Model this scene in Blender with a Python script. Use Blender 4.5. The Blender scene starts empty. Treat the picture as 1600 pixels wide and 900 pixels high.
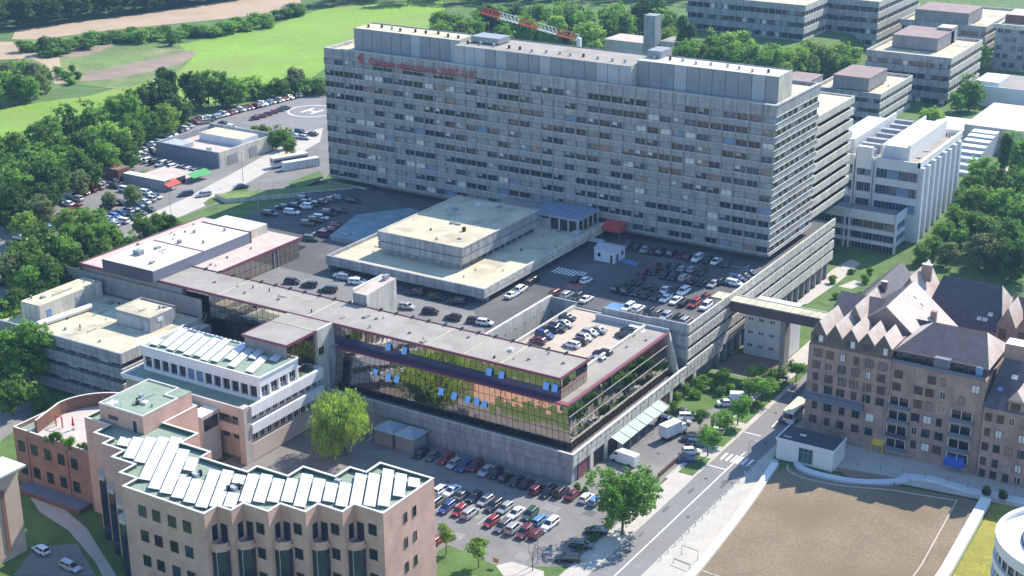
import bpy, bmesh, math, random
from mathutils import Vector, Matrix
R = math.radians
S = bpy.context.scene
COL = S.collection
# ------------------------------------------------------------------ camera, sky, sun, exposure
FPX, PITCH, ROLL, YAW, CAMZ = 2343.38, 0.355622, -0.00402515, 0.5584849, 140.0
fwd = Vector((-math.sin(YAW)*math.cos(PITCH), math.cos(YAW)*math.cos(PITCH), -math.sin(PITCH)))
rgt = Vector((math.cos(YAW), math.sin(YAW), 0)); upv = rgt.cross(fwd)
cr, sr = math.cos(ROLL), math.sin(ROLL)
R2 = cr*rgt + sr*upv; U2 = -sr*rgt + cr*upv
cam = bpy.data.cameras.new('camera'); camo = bpy.data.objects.new('camera', cam); COL.objects.link(camo)
m3 = Matrix((R2, U2, -fwd)).transposed()
camo.matrix_world = Matrix.Translation((0, 0, CAMZ)) @ m3.to_4x4()
cam.sensor_width = 36.0; cam.lens = 36.0*FPX/1600.0; cam.clip_start = 1.0; cam.clip_end = 12000.0
S.camera = camo
SUN_AZ_X, SUN_AZ_Y, SUN_EL = 0.25, 1.0, R(43)
wd = bpy.data.worlds.new('World'); S.world = wd; wd.use_nodes = True
nt = wd.node_tree; bg = nt.nodes['Background']
sky = nt.nodes.new('ShaderNodeTexSky'); sky.sky_type = 'NISHITA'; sky.sun_disc = False
sky.sun_elevation = SUN_EL; sky.sun_rotation = math.atan2(SUN_AZ_X, SUN_AZ_Y)
sky.altitude = 100; sky.air_density = 1.6; sky.dust_density = 0.1; sky.ozone_density = 4.0
tn = nt.nodes.new('ShaderNodeMix'); tn.data_type = 'RGBA'; tn.blend_type = 'MULTIPLY'; tn.inputs[0].default_value = 1.0; tn.inputs[7].default_value = (.88, .97, 1.10, 1)
nt.links.new(sky.outputs[0], tn.inputs[6]); nt.links.new(tn.outputs[2], bg.inputs[0]); bg.inputs[1].default_value = 0.138
sl = bpy.data.lights.new('sun', 'SUN'); so = bpy.data.objects.new('sun', sl); COL.objects.link(so)
sl.energy = 4.7; sl.angle = R(0.53); sl.color = (1.0, 0.925, 0.82)
h = math.hypot(SUN_AZ_X, SUN_AZ_Y)
sdir = Vector((SUN_AZ_X/h*math.cos(SUN_EL), SUN_AZ_Y/h*math.cos(SUN_EL), math.sin(SUN_EL)))
so.rotation_euler = sdir.to_track_quat('Z', 'Y').to_euler(); so.location = (0, 300, 400)
S.view_settings.view_transform = 'Standard'; S.view_settings.look = 'None'
S.view_settings.exposure = 0.74; S.view_settings.gamma = 1.0; S.view_settings.use_curve_mapping = False
S.render.engine = 'CYCLES'
try:
    S.cycles.max_bounces = 5; S.cycles.transparent_max_bounces = 6; S.cycles.volume_bounces = 0
    S.cycles.caustics_reflective = False; S.cycles.caustics_refractive = False
except Exception: pass
random.seed(7)

# ------------------------------------------------------------------ terrain and pixel -> ground helper
def sst(t):
    t = max(0.0, min(1.0, t)); return t*t*(3-2*t)
def terr(x, y):
    a = sst((-262-x)/22.0)
    b = sst((y-262)/20.0)*sst((-205-x)/18.0)
    hi = 14.0*max(a, b)
    lo = 5.0*sst((y-385)/70.0)
    return max(hi, lo)
def ray(px, py): return fwd*FPX + R2*(px-800) - U2*(py-450)
def at(px, py, z=0.0):
    d = ray(px, py); t = (z-CAMZ)/d.z
    return Vector((d.x*t, d.y*t, z))
def gnd(px, py):
    z = 0.0
    d = ray(px, py)
    prev = (20.0-CAMZ)/d.z
    n = 260; t1 = (-1.0-CAMZ)/d.z
    for i in range(n+1):
        t = prev+(t1-prev)*i/n
        if CAMZ+d.z*t <= terr(d.x*t, d.y*t):
            break
    return Vector((d.x*t, d.y*t, terr(d.x*t, d.y*t)))

# ------------------------------------------------------------------ materials
MATS = {}
def _mat(name):
    m = bpy.data.materials.new(name); m.use_nodes = True
    n = m.node_tree.nodes; return m, n, m.node_tree.links, n['Principled BSDF']
def mat(name, col, rough=0.8, metal=0.0, var=0.0, scale=0.3, streak=0.0, spec=0.5, var2=0.0, scale2=3.0, bump=0.0, tint=None, coat=0.0, seam=None, rows=None, mow=None):
    """plain surface colour with soft cloudy variation, fine grain and optional vertical rain streaks"""
    if name in MATS: return MATS[name]
    m, n, l, p = _mat(name); MATS[name] = m
    p.inputs['Roughness'].default_value = rough; p.inputs['Metallic'].default_value = metal
    p.inputs['Specular IOR Level'].default_value = spec
    if coat: p.inputs['Coat Weight'].default_value = coat
    p.inputs['Base Color'].default_value = (*col, 1)
    if var or streak or var2:
        tc = n.new('ShaderNodeTexCoord')
        geo = n.new('ShaderNodeNewGeometry')
        last = None
        val = None
        def add_layer(noise_out, amp, val):
            mr = n.new('ShaderNodeMapRange'); mr.inputs[1].default_value = 0.3; mr.inputs[2].default_value = 0.7
            mr.inputs[3].default_value = 1-amp; mr.inputs[4].default_value = 1+amp
            l.new(noise_out, mr.inputs[0])
            if val is None: return mr.outputs[0]
            mu = n.new('ShaderNodeMath'); mu.operation = 'MULTIPLY'; l.new(val, mu.inputs[0]); l.new(mr.outputs[0], mu.inputs[1])
            return mu.outputs[0]
        if var:
            t = n.new('ShaderNodeTexNoise'); t.inputs['Scale'].default_value = scale; t.inputs['Detail'].default_value = 5; t.inputs['Roughness'].default_value = 0.6
            l.new(geo.outputs['Position'], t.inputs['Vector']); val = add_layer(t.outputs[0], var, val)
        if var2:
            t = n.new('ShaderNodeTexNoise'); t.inputs['Scale'].default_value = scale2; t.inputs['Detail'].default_value = 3
            l.new(geo.outputs['Position'], t.inputs['Vector']); val = add_layer(t.outputs[0], var2, val)
        if streak:
            mp = n.new('ShaderNodeMapping'); mp.inputs['Scale'].default_value = (1.3, 1.3, 0.12)
            l.new(geo.outputs['Position'], mp.inputs['Vector'])
            t = n.new('ShaderNodeTexNoise'); t.inputs['Scale'].default_value = 1.0; t.inputs['Detail'].default_value = 4
            l.new(mp.outputs[0], t.inputs['Vector']); val = add_layer(t.outputs[0], streak, val)
        def mul(a, b):
            mu = n.new('ShaderNodeMath'); mu.operation = 'MULTIPLY'; l.new(a, mu.inputs[0]); l.new(b, mu.inputs[1]); return mu.outputs[0]
        if seam:
            b_ = n.new('ShaderNodeTexBrick'); l.new(geo.outputs['Position'], b_.inputs['Vector']); b_.inputs['Scale'].default_value = 1.0
            b_.inputs['Brick Width'].default_value = seam[0]; b_.inputs['Row Height'].default_value = seam[1]; b_.inputs['Mortar Size'].default_value = seam[2]; b_.inputs['Mortar Smooth'].default_value = .3
            b_.inputs['Color1'].default_value = (1,1,1,1); b_.inputs['Color2'].default_value = (.95,.95,.95,1); b_.inputs['Mortar'].default_value = (seam[3],)*3+(1,)
            val = mul(val, b_.outputs[0])
        if rows:
            sx = n.new('ShaderNodeSeparateXYZ'); l.new(geo.outputs['Position'], sx.inputs[0]); w_ = n.new('ShaderNodeMath'); w_.operation = 'MULTIPLY'; w_.inputs[1].default_value = 1/rows[0]; l.new(sx.outputs[2], w_.inputs[0])
            fr = n.new('ShaderNodeMath'); fr.operation = 'FRACT'; l.new(w_.outputs[0], fr.inputs[0]); mr = n.new('ShaderNodeMapRange'); mr.inputs[1].default_value = 0; mr.inputs[2].default_value = .35; mr.inputs[3].default_value = rows[1]; mr.inputs[4].default_value = 1.0; l.new(fr.outputs[0], mr.inputs[0]); val = mul(val, mr.outputs[0])
        if mow:
            wv = n.new('ShaderNodeTexWave'); wv.inputs['Scale'].default_value = mow[0]; wv.inputs['Distortion'].default_value = 1.5; wv.inputs['Detail'].default_value = 2; mp2 = n.new('ShaderNodeMapping'); mp2.inputs['Rotation'].default_value = (0,0,mow[2]); l.new(geo.outputs['Position'], mp2.inputs['Vector']); l.new(mp2.outputs[0], wv.inputs['Vector'])
            mr = n.new('ShaderNodeMapRange'); mr.inputs[3].default_value = 1-mow[1]; mr.inputs[4].default_value = 1+mow[1]; l.new(wv.outputs[0], mr.inputs[0]); val = mul(val, mr.outputs[0])
        hs = n.new('ShaderNodeMix'); hs.data_type = 'RGBA'; hs.blend_type = 'MULTIPLY'; hs.inputs[0].default_value = 1.0
        hs.inputs[6].default_value = (*col, 1); l.new(val, hs.inputs[7])
        out = hs.outputs[2]
        if tint:
            t = n.new('ShaderNodeTexNoise'); t.inputs['Scale'].default_value = tint[1]; t.inputs['Detail'].default_value = 6
            l.new(geo.outputs['Position'], t.inputs['Vector'])
            rm = n.new('ShaderNodeMapRange'); rm.inputs[1].default_value = tint[2]; rm.inputs[2].default_value = tint[3]; l.new(t.outputs[0], rm.inputs[0])
            mx = n.new('ShaderNodeMix'); mx.data_type = 'RGBA'; l.new(rm.outputs[0], mx.inputs[0]); l.new(out, mx.inputs[6]); mx.inputs[7].default_value = (*tint[0], 1)
            out = mx.outputs[2]
        l.new(out, p.inputs['Base Color'])
        if bump:
            b = n.new('ShaderNodeBump'); b.inputs['Strength'].default_value = bump; b.inputs['Distance'].default_value = 0.05
            l.new(val, b.inputs['Height']); l.new(b.outputs[0], p.inputs['Normal'])
    return m
def brickmat(name, c1, c2, mortar, scale=1.0, patch=0.18):
    if name in MATS: return MATS[name]
    m, n, l, p = _mat(name); MATS[name] = m
    geo = n.new('ShaderNodeNewGeometry'); sx = n.new('ShaderNodeSeparateXYZ'); l.new(geo.outputs['Position'], sx.inputs[0])
    ad = n.new('ShaderNodeMath'); ad.operation = 'ADD'; l.new(sx.outputs[0], ad.inputs[0]); l.new(sx.outputs[1], ad.inputs[1])
    cb = n.new('ShaderNodeCombineXYZ'); l.new(ad.outputs[0], cb.inputs[0]); l.new(sx.outputs[2], cb.inputs[1])
    b = n.new('ShaderNodeTexBrick'); l.new(cb.outputs[0], b.inputs['Vector'])
    b.inputs['Color1'].default_value = (*c1, 1); b.inputs['Color2'].default_value = (*c2, 1); b.inputs['Mortar'].default_value = (*mortar, 1)
    b.inputs['Scale'].default_value = scale; b.inputs['Brick Width'].default_value = 0.45; b.inputs['Row Height'].default_value = 0.16; b.inputs['Mortar Size'].default_value = 0.018
    t = n.new('ShaderNodeTexNoise'); t.inputs['Scale'].default_value = 0.35; t.inputs['Detail'].default_value = 6; l.new(geo.outputs['Position'], t.inputs['Vector'])
    mr = n.new('ShaderNodeMapRange'); mr.inputs[1].default_value = .3; mr.inputs[2].default_value = .7; mr.inputs[3].default_value = 1-patch; mr.inputs[4].default_value = 1+patch; l.new(t.outputs[0], mr.inputs[0])
    mx = n.new('ShaderNodeMix'); mx.data_type = 'RGBA'; mx.blend_type = 'MULTIPLY'; mx.inputs[0].default_value = 1; l.new(b.outputs[0], mx.inputs[6]); l.new(mr.outputs[0], mx.inputs[7])
    l.new(mx.outputs[2], p.inputs['Base Color']); p.inputs['Roughness'].default_value = 0.9; p.inputs['Specular IOR Level'].default_value = .2
    return m
def leafmat(name, col, trans=0.5):
    if name in MATS: return MATS[name]
    m, n, l, p = _mat(name); MATS[name] = m
    geo = n.new('ShaderNodeNewGeometry'); oi = n.new('ShaderNodeObjectInfo')
    t = n.new('ShaderNodeTexNoise'); t.inputs['Scale'].default_value = 0.45; t.inputs['Detail'].default_value = 5; l.new(geo.outputs['Position'], t.inputs['Vector'])
    mr = n.new('ShaderNodeMapRange'); mr.inputs[1].default_value = .3; mr.inputs[2].default_value = .7; mr.inputs[3].default_value = .6; mr.inputs[4].default_value = 1.45; l.new(t.outputs[0], mr.inputs[0])
    m2 = n.new('ShaderNodeMapRange'); m2.inputs[3].default_value = .75; m2.inputs[4].default_value = 1.3; l.new(oi.outputs['Random'], m2.inputs[0])
    mu = n.new('ShaderNodeMath'); mu.operation = 'MULTIPLY'; l.new(mr.outputs[0], mu.inputs[0]); l.new(m2.outputs[0], mu.inputs[1])
    mx = n.new('ShaderNodeMix'); mx.data_type = 'RGBA'; mx.blend_type = 'MULTIPLY'; mx.inputs[0].default_value = 1; mx.inputs[6].default_value = (*col, 1); l.new(mu.outputs[0], mx.inputs[7])
    l.new(mx.outputs[2], p.inputs['Base Color']); p.inputs['Roughness'].default_value = 0.6; p.inputs['Specular IOR Level'].default_value = .25
    tr = n.new('ShaderNodeBsdfTranslucent'); l.new(mx.outputs[2], tr.inputs[0])
    ms = n.new('ShaderNodeMixShader'); ms.inputs[0].default_value = trans
    l.new(p.outputs[0], ms.inputs[1]); l.new(tr.outputs[0], ms.inputs[2])
    l.new(ms.outputs[0], n['Material Output'].inputs[0])
    return m
def glass(name, col, rough=0.06, metal=0.0, spec=0.9, wob=0.0):
    m = mat(name, col, rough, metal, spec=spec)
    if wob:
        n = m.node_tree.nodes; l = m.node_tree.links; p = n['Principled BSDF']
        geo = n.new('ShaderNodeNewGeometry'); t = n.new('ShaderNodeTexNoise'); t.inputs['Scale'].default_value = 0.8; t.inputs['Detail'].default_value = 1
        l.new(geo.outputs['Position'], t.inputs['Vector'])
        b = n.new('ShaderNodeBump'); b.inputs['Strength'].default_value = wob; b.inputs['Distance'].default_value = 0.12; l.new(t.outputs[0], b.inputs['Height']); l.new(b.outputs[0], p.inputs['Normal'])
    return m
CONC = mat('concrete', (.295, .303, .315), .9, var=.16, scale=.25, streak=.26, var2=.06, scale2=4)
CONC_PALE_SUN = mat('pale_sunlit_concrete', (.52, .49, .42), .9, var=.14, scale=.3, streak=.2, var2=.06)  # warm pale copy of concrete; sunlight put into colour on east sides
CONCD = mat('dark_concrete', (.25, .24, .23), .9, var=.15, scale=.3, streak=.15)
ROOFP = mat('pale_roof_felt', (.56, .50, .35), .9, var=.14, scale=.18, var2=.05, scale2=2, tint=((.33, .30, .22), .13, .54, .70), seam=(9, 1.9, .06, .78))
ROOFW = mat('white_roof_sheet', (.62, .565, .50), .8, var=.09, scale=.2, tint=((.44, .40, .35), .15, .56, .72), seam=(11, 2.2, .06, .84))
ROOFG = mat('gravel_roof', (.315, .285, .245), .95, var=.14, scale=.15, var2=.22, scale2=5, tint=((.24, .21, .17), .1, .56, .7))
ROOFPK = mat('pinkish_roof', (.52, .43, .37), .9, var=.13, scale=.3, var2=.06, scale2=3, seam=(7, 1.6, .06, .82))
ROOFGR = mat('green_roof_felt', (.235, .295, .22), .9, var=.15, scale=.3, var2=.06)
MAROON = mat('maroon_trim', (.20, .055, .085), .5)
BLACKM = mat('black_metal', (.02, .02, .022), .5)
GREYM = mat('grey_metal', (.30, .31, .33), .5, .3, var=.08)
WHITEM = mat('white_paint', (.70, .69, .67), .5, var=.05, scale=.4)
PANELW = mat('white_cladding', (.60, .63, .68), .45, var=.06, scale=.3, streak=.05)
GLASSD = glass('dark_window_glass', (.018, .024, .03), .08)
GLASSB = glass('bronze_mirror_glass', (.49, .45, .41), .015, 1.0, wob=.09)
GLASSBL = glass('blue_tinted_glass', (.03, .06, .10), .08)
GLASSOP = glass('tilted_pane_glass', (.22, .32, .48), .05, 1.0)
BLINDW = mat('white_blind', (.62, .62, .60), .8, var=.1, scale=.7)
BLINDG = mat('grey_blind', (.30, .32, .33), .8, var=.15, scale=.7)
BLINDB = mat('blue_blind', (.16, .26, .45), .8, var=.15, scale=.7)
BLINDR = mat('brown_blind', (.30, .20, .15), .8, var=.15, scale=.7)
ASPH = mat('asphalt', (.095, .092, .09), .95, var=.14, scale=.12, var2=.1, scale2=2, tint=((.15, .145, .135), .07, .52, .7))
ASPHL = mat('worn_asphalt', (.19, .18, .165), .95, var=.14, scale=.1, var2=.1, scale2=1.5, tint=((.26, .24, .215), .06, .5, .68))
ROADM = mat('road_asphalt', (.215, .205, .195), .95, var=.08, scale=.1, var2=.08, scale2=1.5)
PAVE = mat('pale_paving', (.46, .42, .36), .9, var=.08, scale=.3, var2=.08, scale2=2)
PAINT = mat('road_paint', (.75, .75, .72), .8, var=.12, scale=1.2)
GRASS = mat('lawn', (.085, .15, .03), .95, var=.25, scale=.2, var2=.2, scale2=2)
FIELD = mat('field_grass', (.185, .31, .03), .95, var=.14, scale=.03, var2=.12, scale2=.6, tint=((.21, .27, .05), .02, .48, .66), mow=(.12, .05, 1.1))
ROUGHG = mat('rough_grass', (.13, .19, .045), .95, var=.3, scale=.06, var2=.2, scale2=.8, tint=((.27, .24, .12), .05, .52, .66))
SAND = mat('bare_sand', (.40, .29, .19), .95, var=.12, scale=.06, var2=.08, scale2=1)
EARTH = mat('bare_earth', (.25, .19, .13), .95, var=.2, scale=.1, var2=.1, scale2=1)
BROWNF = mat('dry_roof_planting', (.215, .16, .10), .95, var=.16, scale=.09, var2=.2, scale2=1.6, tint=((.175, .125, .07), .05, .5, .68))
YGRASS = mat('yellowed_grass', (.27, .25, .04), .95, var=.25, scale=.15, var2=.2, scale2=1.5)
PINKB = brickmat('pink_brick', (.63, .37, .29), (.56, .32, .255), (.54, .40, .33), patch=.13)
REDB = brickmat('red_brown_brick', (.20, .095, .065), (.165, .078, .055), (.20, .13, .10))
TANB = brickmat('tan_brick', (.36, .24, .20), (.31, .205, .17), (.34, .26, .22), patch=.22)
CREAM = brickmat('cream_pink_brick', (.62, .45, .34), (.57, .41, .31), (.60, .47, .38), patch=.08)
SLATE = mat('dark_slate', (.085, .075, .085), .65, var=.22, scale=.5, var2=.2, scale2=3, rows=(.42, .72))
SUNTILE = mat('sunlit_pink_tile', (.55, .455, .395), .85, var=.16, scale=.4, var2=.14, scale2=3, rows=(.42, .78))  # sunlight on the right-hand slopes put into a paler tile colour
SOLAR = mat('sky_bright_solar_cells', (.60, .62, .66), .30, .15, var=.03, scale=.6)  # white tone stands in for sky and sun reflected by the cells
WOOD = mat('bark', (.09, .07, .05), .95)
RUBBER = mat('tyre', (.015, .015, .015), .9)

# ------------------------------------------------------------------ mesh builder and naming helpers
class MB:
    def __init__(s): s.v = []; s.f = []; s.m = []; s.mats = []
    def mi(s, m):
        if m is None: return 0
        if m not in s.mats: s.mats.append(m)
        return s.mats.index(m)
    def face(s, pts, m=None):
        i = len(s.v); s.v += [tuple(p) for p in pts]; s.f.append(tuple(range(i, i+len(pts)))); s.m.append(s.mi(m)); return s
    def box(s, x0, x1, y0, y1, z0, z1, m=None, top=None):
        if x0 > x1: x0, x1 = x1, x0
        if y0 > y1: y0, y1 = y1, y0
        i = len(s.v)
        s.v += [(x0,y0,z0),(x1,y0,z0),(x1,y1,z0),(x0,y1,z0),(x0,y0,z1),(x1,y0,z1),(x1,y1,z1),(x0,y1,z1)]
        k = s.mi(m); kt = s.mi(top) if top else k
        for q, mm in (((3,2,1,0),k),((4,5,6,7),kt),((0,1,5,4),k),((1,2,6,5),k),((2,3,7,6),k),((3,0,4,7),k)):
            s.f.append(tuple(i+a for a in q)); s.m.append(mm)
        return s
    def obox(s, c, u, v, w, lu, lv, lw, m=None):
        """oriented box, centre c, half sizes"""
        c = Vector(c); u = Vector(u)*lu; v = Vector(v)*lv; w = Vector(w)*lw; i = len(s.v)
        for a, b, d in ((-1,-1,-1),(1,-1,-1),(1,1,-1),(-1,1,-1),(-1,-1,1),(1,-1,1),(1,1,1),(-1,1,1)):
            s.v.append(tuple(c+u*a+v*b+w*d))
        k = s.mi(m)
        for q in ((3,2,1,0),(4,5,6,7),(0,1,5,4),(1,2,6,5),(2,3,7,6),(3,0,4,7)):
            s.f.append(tuple(i+a for a in q)); s.m.append(k)
        return s
    def prism(s, poly, z0, z1, m=None, top=None, bottom=True):
        """poly counter-clockwise seen from above"""
        a = sum(poly[i][0]*poly[(i+1)%len(poly)][1]-poly[(i+1)%len(poly)][0]*poly[i][1] for i in range(len(poly)))
        if a < 0: poly = poly[::-1]
        n = len(poly); i = len(s.v); k = s.mi(m); kt = s.mi(top) if top else k
        s.v += [(p[0], p[1], z0) for p in poly] + [(p[0], p[1], z1) for p in poly]
        for j in range(n):
            s.f.append((i+j, i+(j+1)%n, i+n+(j+1)%n, i+n+j)); s.m.append(k)
        s.f.append(tuple(range(i+n, i+2*n))); s.m.append(kt)
        if bottom: s.f.append(tuple(range(i+n-1, i-1, -1))); s.m.append(k)
        return s
    def tube(s, pts, r, m=None, n=6, r2=None):
        k = s.mi(m); rings = []
        pts = [Vector(p) for p in pts]
        for j, p in enumerate(pts):
            d = (pts[min(j+1, len(pts)-1)]-pts[max(j-1, 0)]).normalized()
            a = d.orthogonal().normalized(); b = d.cross(a)
            rr = r if r2 is None else r+(r2-r)*j/(len(pts)-1)
            i = len(s.v); rings.append(i)
            for q in range(n):
                t = 2*math.pi*q/n; s.v.append(tuple(p+a*math.cos(t)*rr+b*math.sin(t)*rr))
        for j in range(len(pts)-1):
            for q in range(n):
                s.f.append((rings[j]+q, rings[j]+(q+1)%n, rings[j+1]+(q+1)%n, rings[j+1]+q)); s.m.append(k)
        s.f.append(tuple(rings[0]+q for q in range(n-1, -1, -1))); s.m.append(k)
        s.f.append(tuple(rings[-1]+q for q in range(n))); s.m.append(k)
        return s
    def cyl(s, x, y, z0, z1, r, m=None, n=12, r2=None): return s.tube([(x,y,z0),(x,y,z1)], r, m, n, r2)
    def mesh(s, name, m=None, off=(0,0,0)):
        me = bpy.data.meshes.new(name); o = off
        me.from_pydata([(a-o[0], b-o[1], c-o[2]) for a, b, c in s.v], [], s.f)
        ms = s.mats if s.mats else [m]
        for q in ms: me.materials.append(q)
        if len(ms) > 1: me.polygons.foreach_set('material_index', s.m)
        me.update(); return me
    def pieces(s, tol=.22):
        """sorts the faces into groups that touch one another (boxes of a group overlap within tol)"""
        uf = {}
        def find(a):
            while uf[a] != a: uf[a] = uf[uf[a]]; a = uf[a]
            return a
        for f in s.f:
            for a in f: uf.setdefault(a, a)
            r = find(f[0])
            for a in f[1:]:
                q = find(a)
                if q != r: uf[q] = r
        isl = {}
        for i, f in enumerate(s.f): isl.setdefault(find(f[0]), []).append(i)
        isl = list(isl.values())
        if len(isl) > 420: return [list(range(len(s.f)))]
        bb = []
        for l in isl:
            vs = [s.v[a] for i in l for a in s.f[i]]
            bb.append([min(v[k] for v in vs)-tol/2 for k in range(3)]+[max(v[k] for v in vs)+tol/2 for k in range(3)])
        done = list(range(len(isl)))
        def fd(a):
            while done[a] != a: a = done[a]
            return a
        for i in range(len(isl)):
            for j in range(i):
                if all(bb[i][k] <= bb[j][k+3] and bb[j][k] <= bb[i][k+3] for k in range(3)):
                    a, b = fd(i), fd(j)
                    if a != b: done[a] = b
        g = {}
        for i, l in enumerate(isl): g.setdefault(fd(i), []).extend(l)
        return list(g.values())
    def build(s, name, m=None, parent=None, label=None, loc=None):
        """a part made of several separate pieces becomes one part object per piece"""
        if parent is not None and 1 < len(s.f) and name not in ('crown','windows'):
            g = s.pieces()
            if 1 < len(g) <= 100:
                o = None
                for l in g:
                    q = MB(); remap = {}
                    for i in l:
                        f = []
                        for a in s.f[i]:
                            if a not in remap: remap[a] = len(q.v); q.v.append(s.v[a])
                            f.append(remap[a])
                        q.f.append(tuple(f)); q.m.append(q.mi(s.mats[s.m[i]]) if s.mats else 0)
                    o = q.build1(name, m, parent, label, loc)
                return o
        return s.build1(name, m, parent, label, loc)
    def build1(s, name, m=None, parent=None, label=None, loc=None):
        """parent: mesh given in world coordinates is stored relative to the parent's location"""
        off = (0,0,0)
        if parent is not None:
            p = parent; off = Vector((0,0,0))
            while p is not None: off = off+p.location; p = p.parent
        elif loc is not None: off = Vector(loc)
        o = bpy.data.objects.new(name, s.mesh(name, m, off)); COL.objects.link(o)
        if parent is not None: o.parent = parent
        elif loc is not None: o.location = loc
        if label: o['label'] = label
        return o
def tag(o, label, cat, group=None, kind=None):
    if label: o['label'] = label
    if cat: o['category'] = cat
    if group: o['group'] = group
    if kind: o['kind'] = kind
    return o
def thing(name, label, cat, loc, rz=0, group=None):
    o = bpy.data.objects.new(name, None); o.empty_display_size = 1; COL.objects.link(o)
    o.location = loc; o.rotation_euler = (0, 0, rz)
    return tag(o, label, cat, group)
def struct(name, mb, m=None):
    o = mb.build(name, m); o['kind'] = 'structure'; return o
def sheet(name, poly, z, m, kind='structure'):
    """flat sheet on the ground, poly = list of (x, y)"""
    mb = MB(); a = sum(poly[i][0]*poly[(i+1)%len(poly)][1]-poly[(i+1)%len(poly)][0]*poly[i][1] for i in range(len(poly)))
    if a < 0: poly = poly[::-1]
    mb.face([(p[0], p[1], z) for p in poly], m); o = mb.build(name); o['kind'] = kind; return o
def pix(pts, z): return [tuple(at(a, b, z)[:2]) for a, b in pts]
def copy_tree(o, parent=None):
    c = o.copy(); COL.objects.link(c)
    if parent is not None: c.parent = parent
    for ch in list(o.children): copy_tree(ch, c)
    return c
ORD = ['first','second','third','fourth','fifth','sixth','seventh','eighth','ninth','tenth','eleventh','twelfth','thirteenth','fourteenth','fifteenth','sixteenth','seventeenth','eighteenth','nineteenth','twentieth']
def nth(i, n, a='left', b='right'):
    if n == 1: return 'only one'
    if i == 0: return a+'most' if a in ('left','right') else a+' end one'
    if i == n-1: return b+'most' if b in ('left','right') else b+' end one'
    if i <= (n-1)//2: return ORD[min(i,19)]+' from the '+a
    return ORD[min(n-1-i,19)]+' from the '+b
# window: pane with a frame, and the wall's reveal left as a shallow shadow gap
def window(parent, c, u, w, h, pane, frame, depth=0.12, bars=1, name='window'):
    """c = centre of the opening on the wall face, u = unit vector along the wall, outward normal = u x z"""
    mb = MB(); c = Vector(c); u = Vector(u).normalized(); z = Vector((0,0,1)); n = u.cross(z)
    mb.obox(c+n*0.01, u, z, n, w/2-.05, h/2-.05, .03, pane)
    t = 0.07
    for sg in (-1, 1):
        mb.obox(c+u*sg*(w/2-t/2)+n*0.04, u, z, n, t/2, h/2, .06, frame)
        mb.obox(c+z*sg*(h/2-t/2)+n*0.04, u, z, n, w/2, t/2, .055, frame)
    for k in range(bars):
        mb.obox(c+u*(w*(k+1)/(bars+1)-w/2)+n*0.035, u, z, n, t/2, h/2-t, .045, frame)
    return mb.build(name, None, parent)

def smooth(pts, k=6):
    out = []
    P = [Vector((*p, 0)) for p in pts]; n = len(P)
    for i in range(n-1):
        a, b, c, d = P[max(i-1,0)], P[i], P[i+1], P[min(i+2,n-1)]
        for j in range(k):
            t = j/k; out.append(.5*((2*b)+(c-a)*t+(2*a-5*b+4*c-d)*t*t+(3*b-a-3*c+d)*t**3))
    out.append(P[-1]); return [(p.x, p.y) for p in out]
def ribbon(mb, pts, w, z0, z1, m):
    """mitred strip along a polyline, one connected solid"""
    P = [Vector((*p, 0)) for p in pts]; n = len(P); L = []; Rr = []
    for i, p in enumerate(P):
        d1 = (P[i]-P[max(i-1,0)]); d2 = (P[min(i+1,n-1)]-P[i]); d = (d1.normalized()+d2.normalized()).normalized(); nn = Vector((-d.y, d.x, 0))
        e = d1 if d1.length > 1e-6 else d2; c = max(.4, abs(nn.dot(Vector((-e.y, e.x, 0)).normalized())))
        L.append(p+nn*(w/2/c)); Rr.append(p-nn*(w/2/c))
    for i in range(n-1):
        a, b, c, d = L[i], L[i+1], Rr[i+1], Rr[i]
        f = lambda v, z: (v.x, v.y, z)
        mb.face([f(a,z1),f(d,z1),f(c,z1),f(b,z1)], m); mb.face([f(d,z0),f(c,z0),f(c,z1),f(d,z1)], m); mb.face([f(b,z0),f(a,z0),f(a,z1),f(b,z1)], m)
    for p, q in ((L[0],Rr[0]),(Rr[-1],L[-1])): mb.face([(p.x,p.y,z0),(q.x,q.y,z0),(q.x,q.y,z1),(p.x,p.y,z1)], m)

rbit = random.Random(99)
def roof_bits(parent, x0, x1, y0, y1, z, n):
    """small fittings scattered over a flat roof: vents, cowls, hatches, pipe runs"""
    for i in range(n):
        x, y = rbit.uniform(x0, x1), rbit.uniform(y0, y1); k = rbit.random(); mb = MB()
        if k < .35: mb.cyl(x, y, z, z+rbit.uniform(.3,.8), rbit.uniform(.15,.3), rbit.choice((GREYM, BLACKM, CONCD)), 8); mb.build('roof_vent', None, parent)
        elif k < .6: w, d = rbit.uniform(.4,.9), rbit.uniform(.4,1.1); mb.box(x-w,x+w,y-d,y+d,z,z+rbit.uniform(.25,.6),rbit.choice((GREYM, CONC, PANELW, CONCD))); mb.build('roof_hatch', None, parent)
        elif k < .8:
            L = rbit.uniform(2,6); p = [(x,y,z+.15),(x+L,y,z+.15)] if rbit.random() < .5 else [(x,y,z+.15),(x,y+L,z+.15)]
            if p[1][0] < x1 and p[1][1] < y1: mb.tube(p, .09, GREYM, 5); mb.tube([(x,y,z),(x,y,z+.5)], .09, GREYM, 5); mb.build('roof_pipe', None, parent)
        else: mb.cyl(x, y, z, z+.35, .1, GREYM, 6); mb.cyl(x, y, z+.35, z+.5, .28, GREYM, 8, .05); mb.build('roof_cowl', None, parent)
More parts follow.
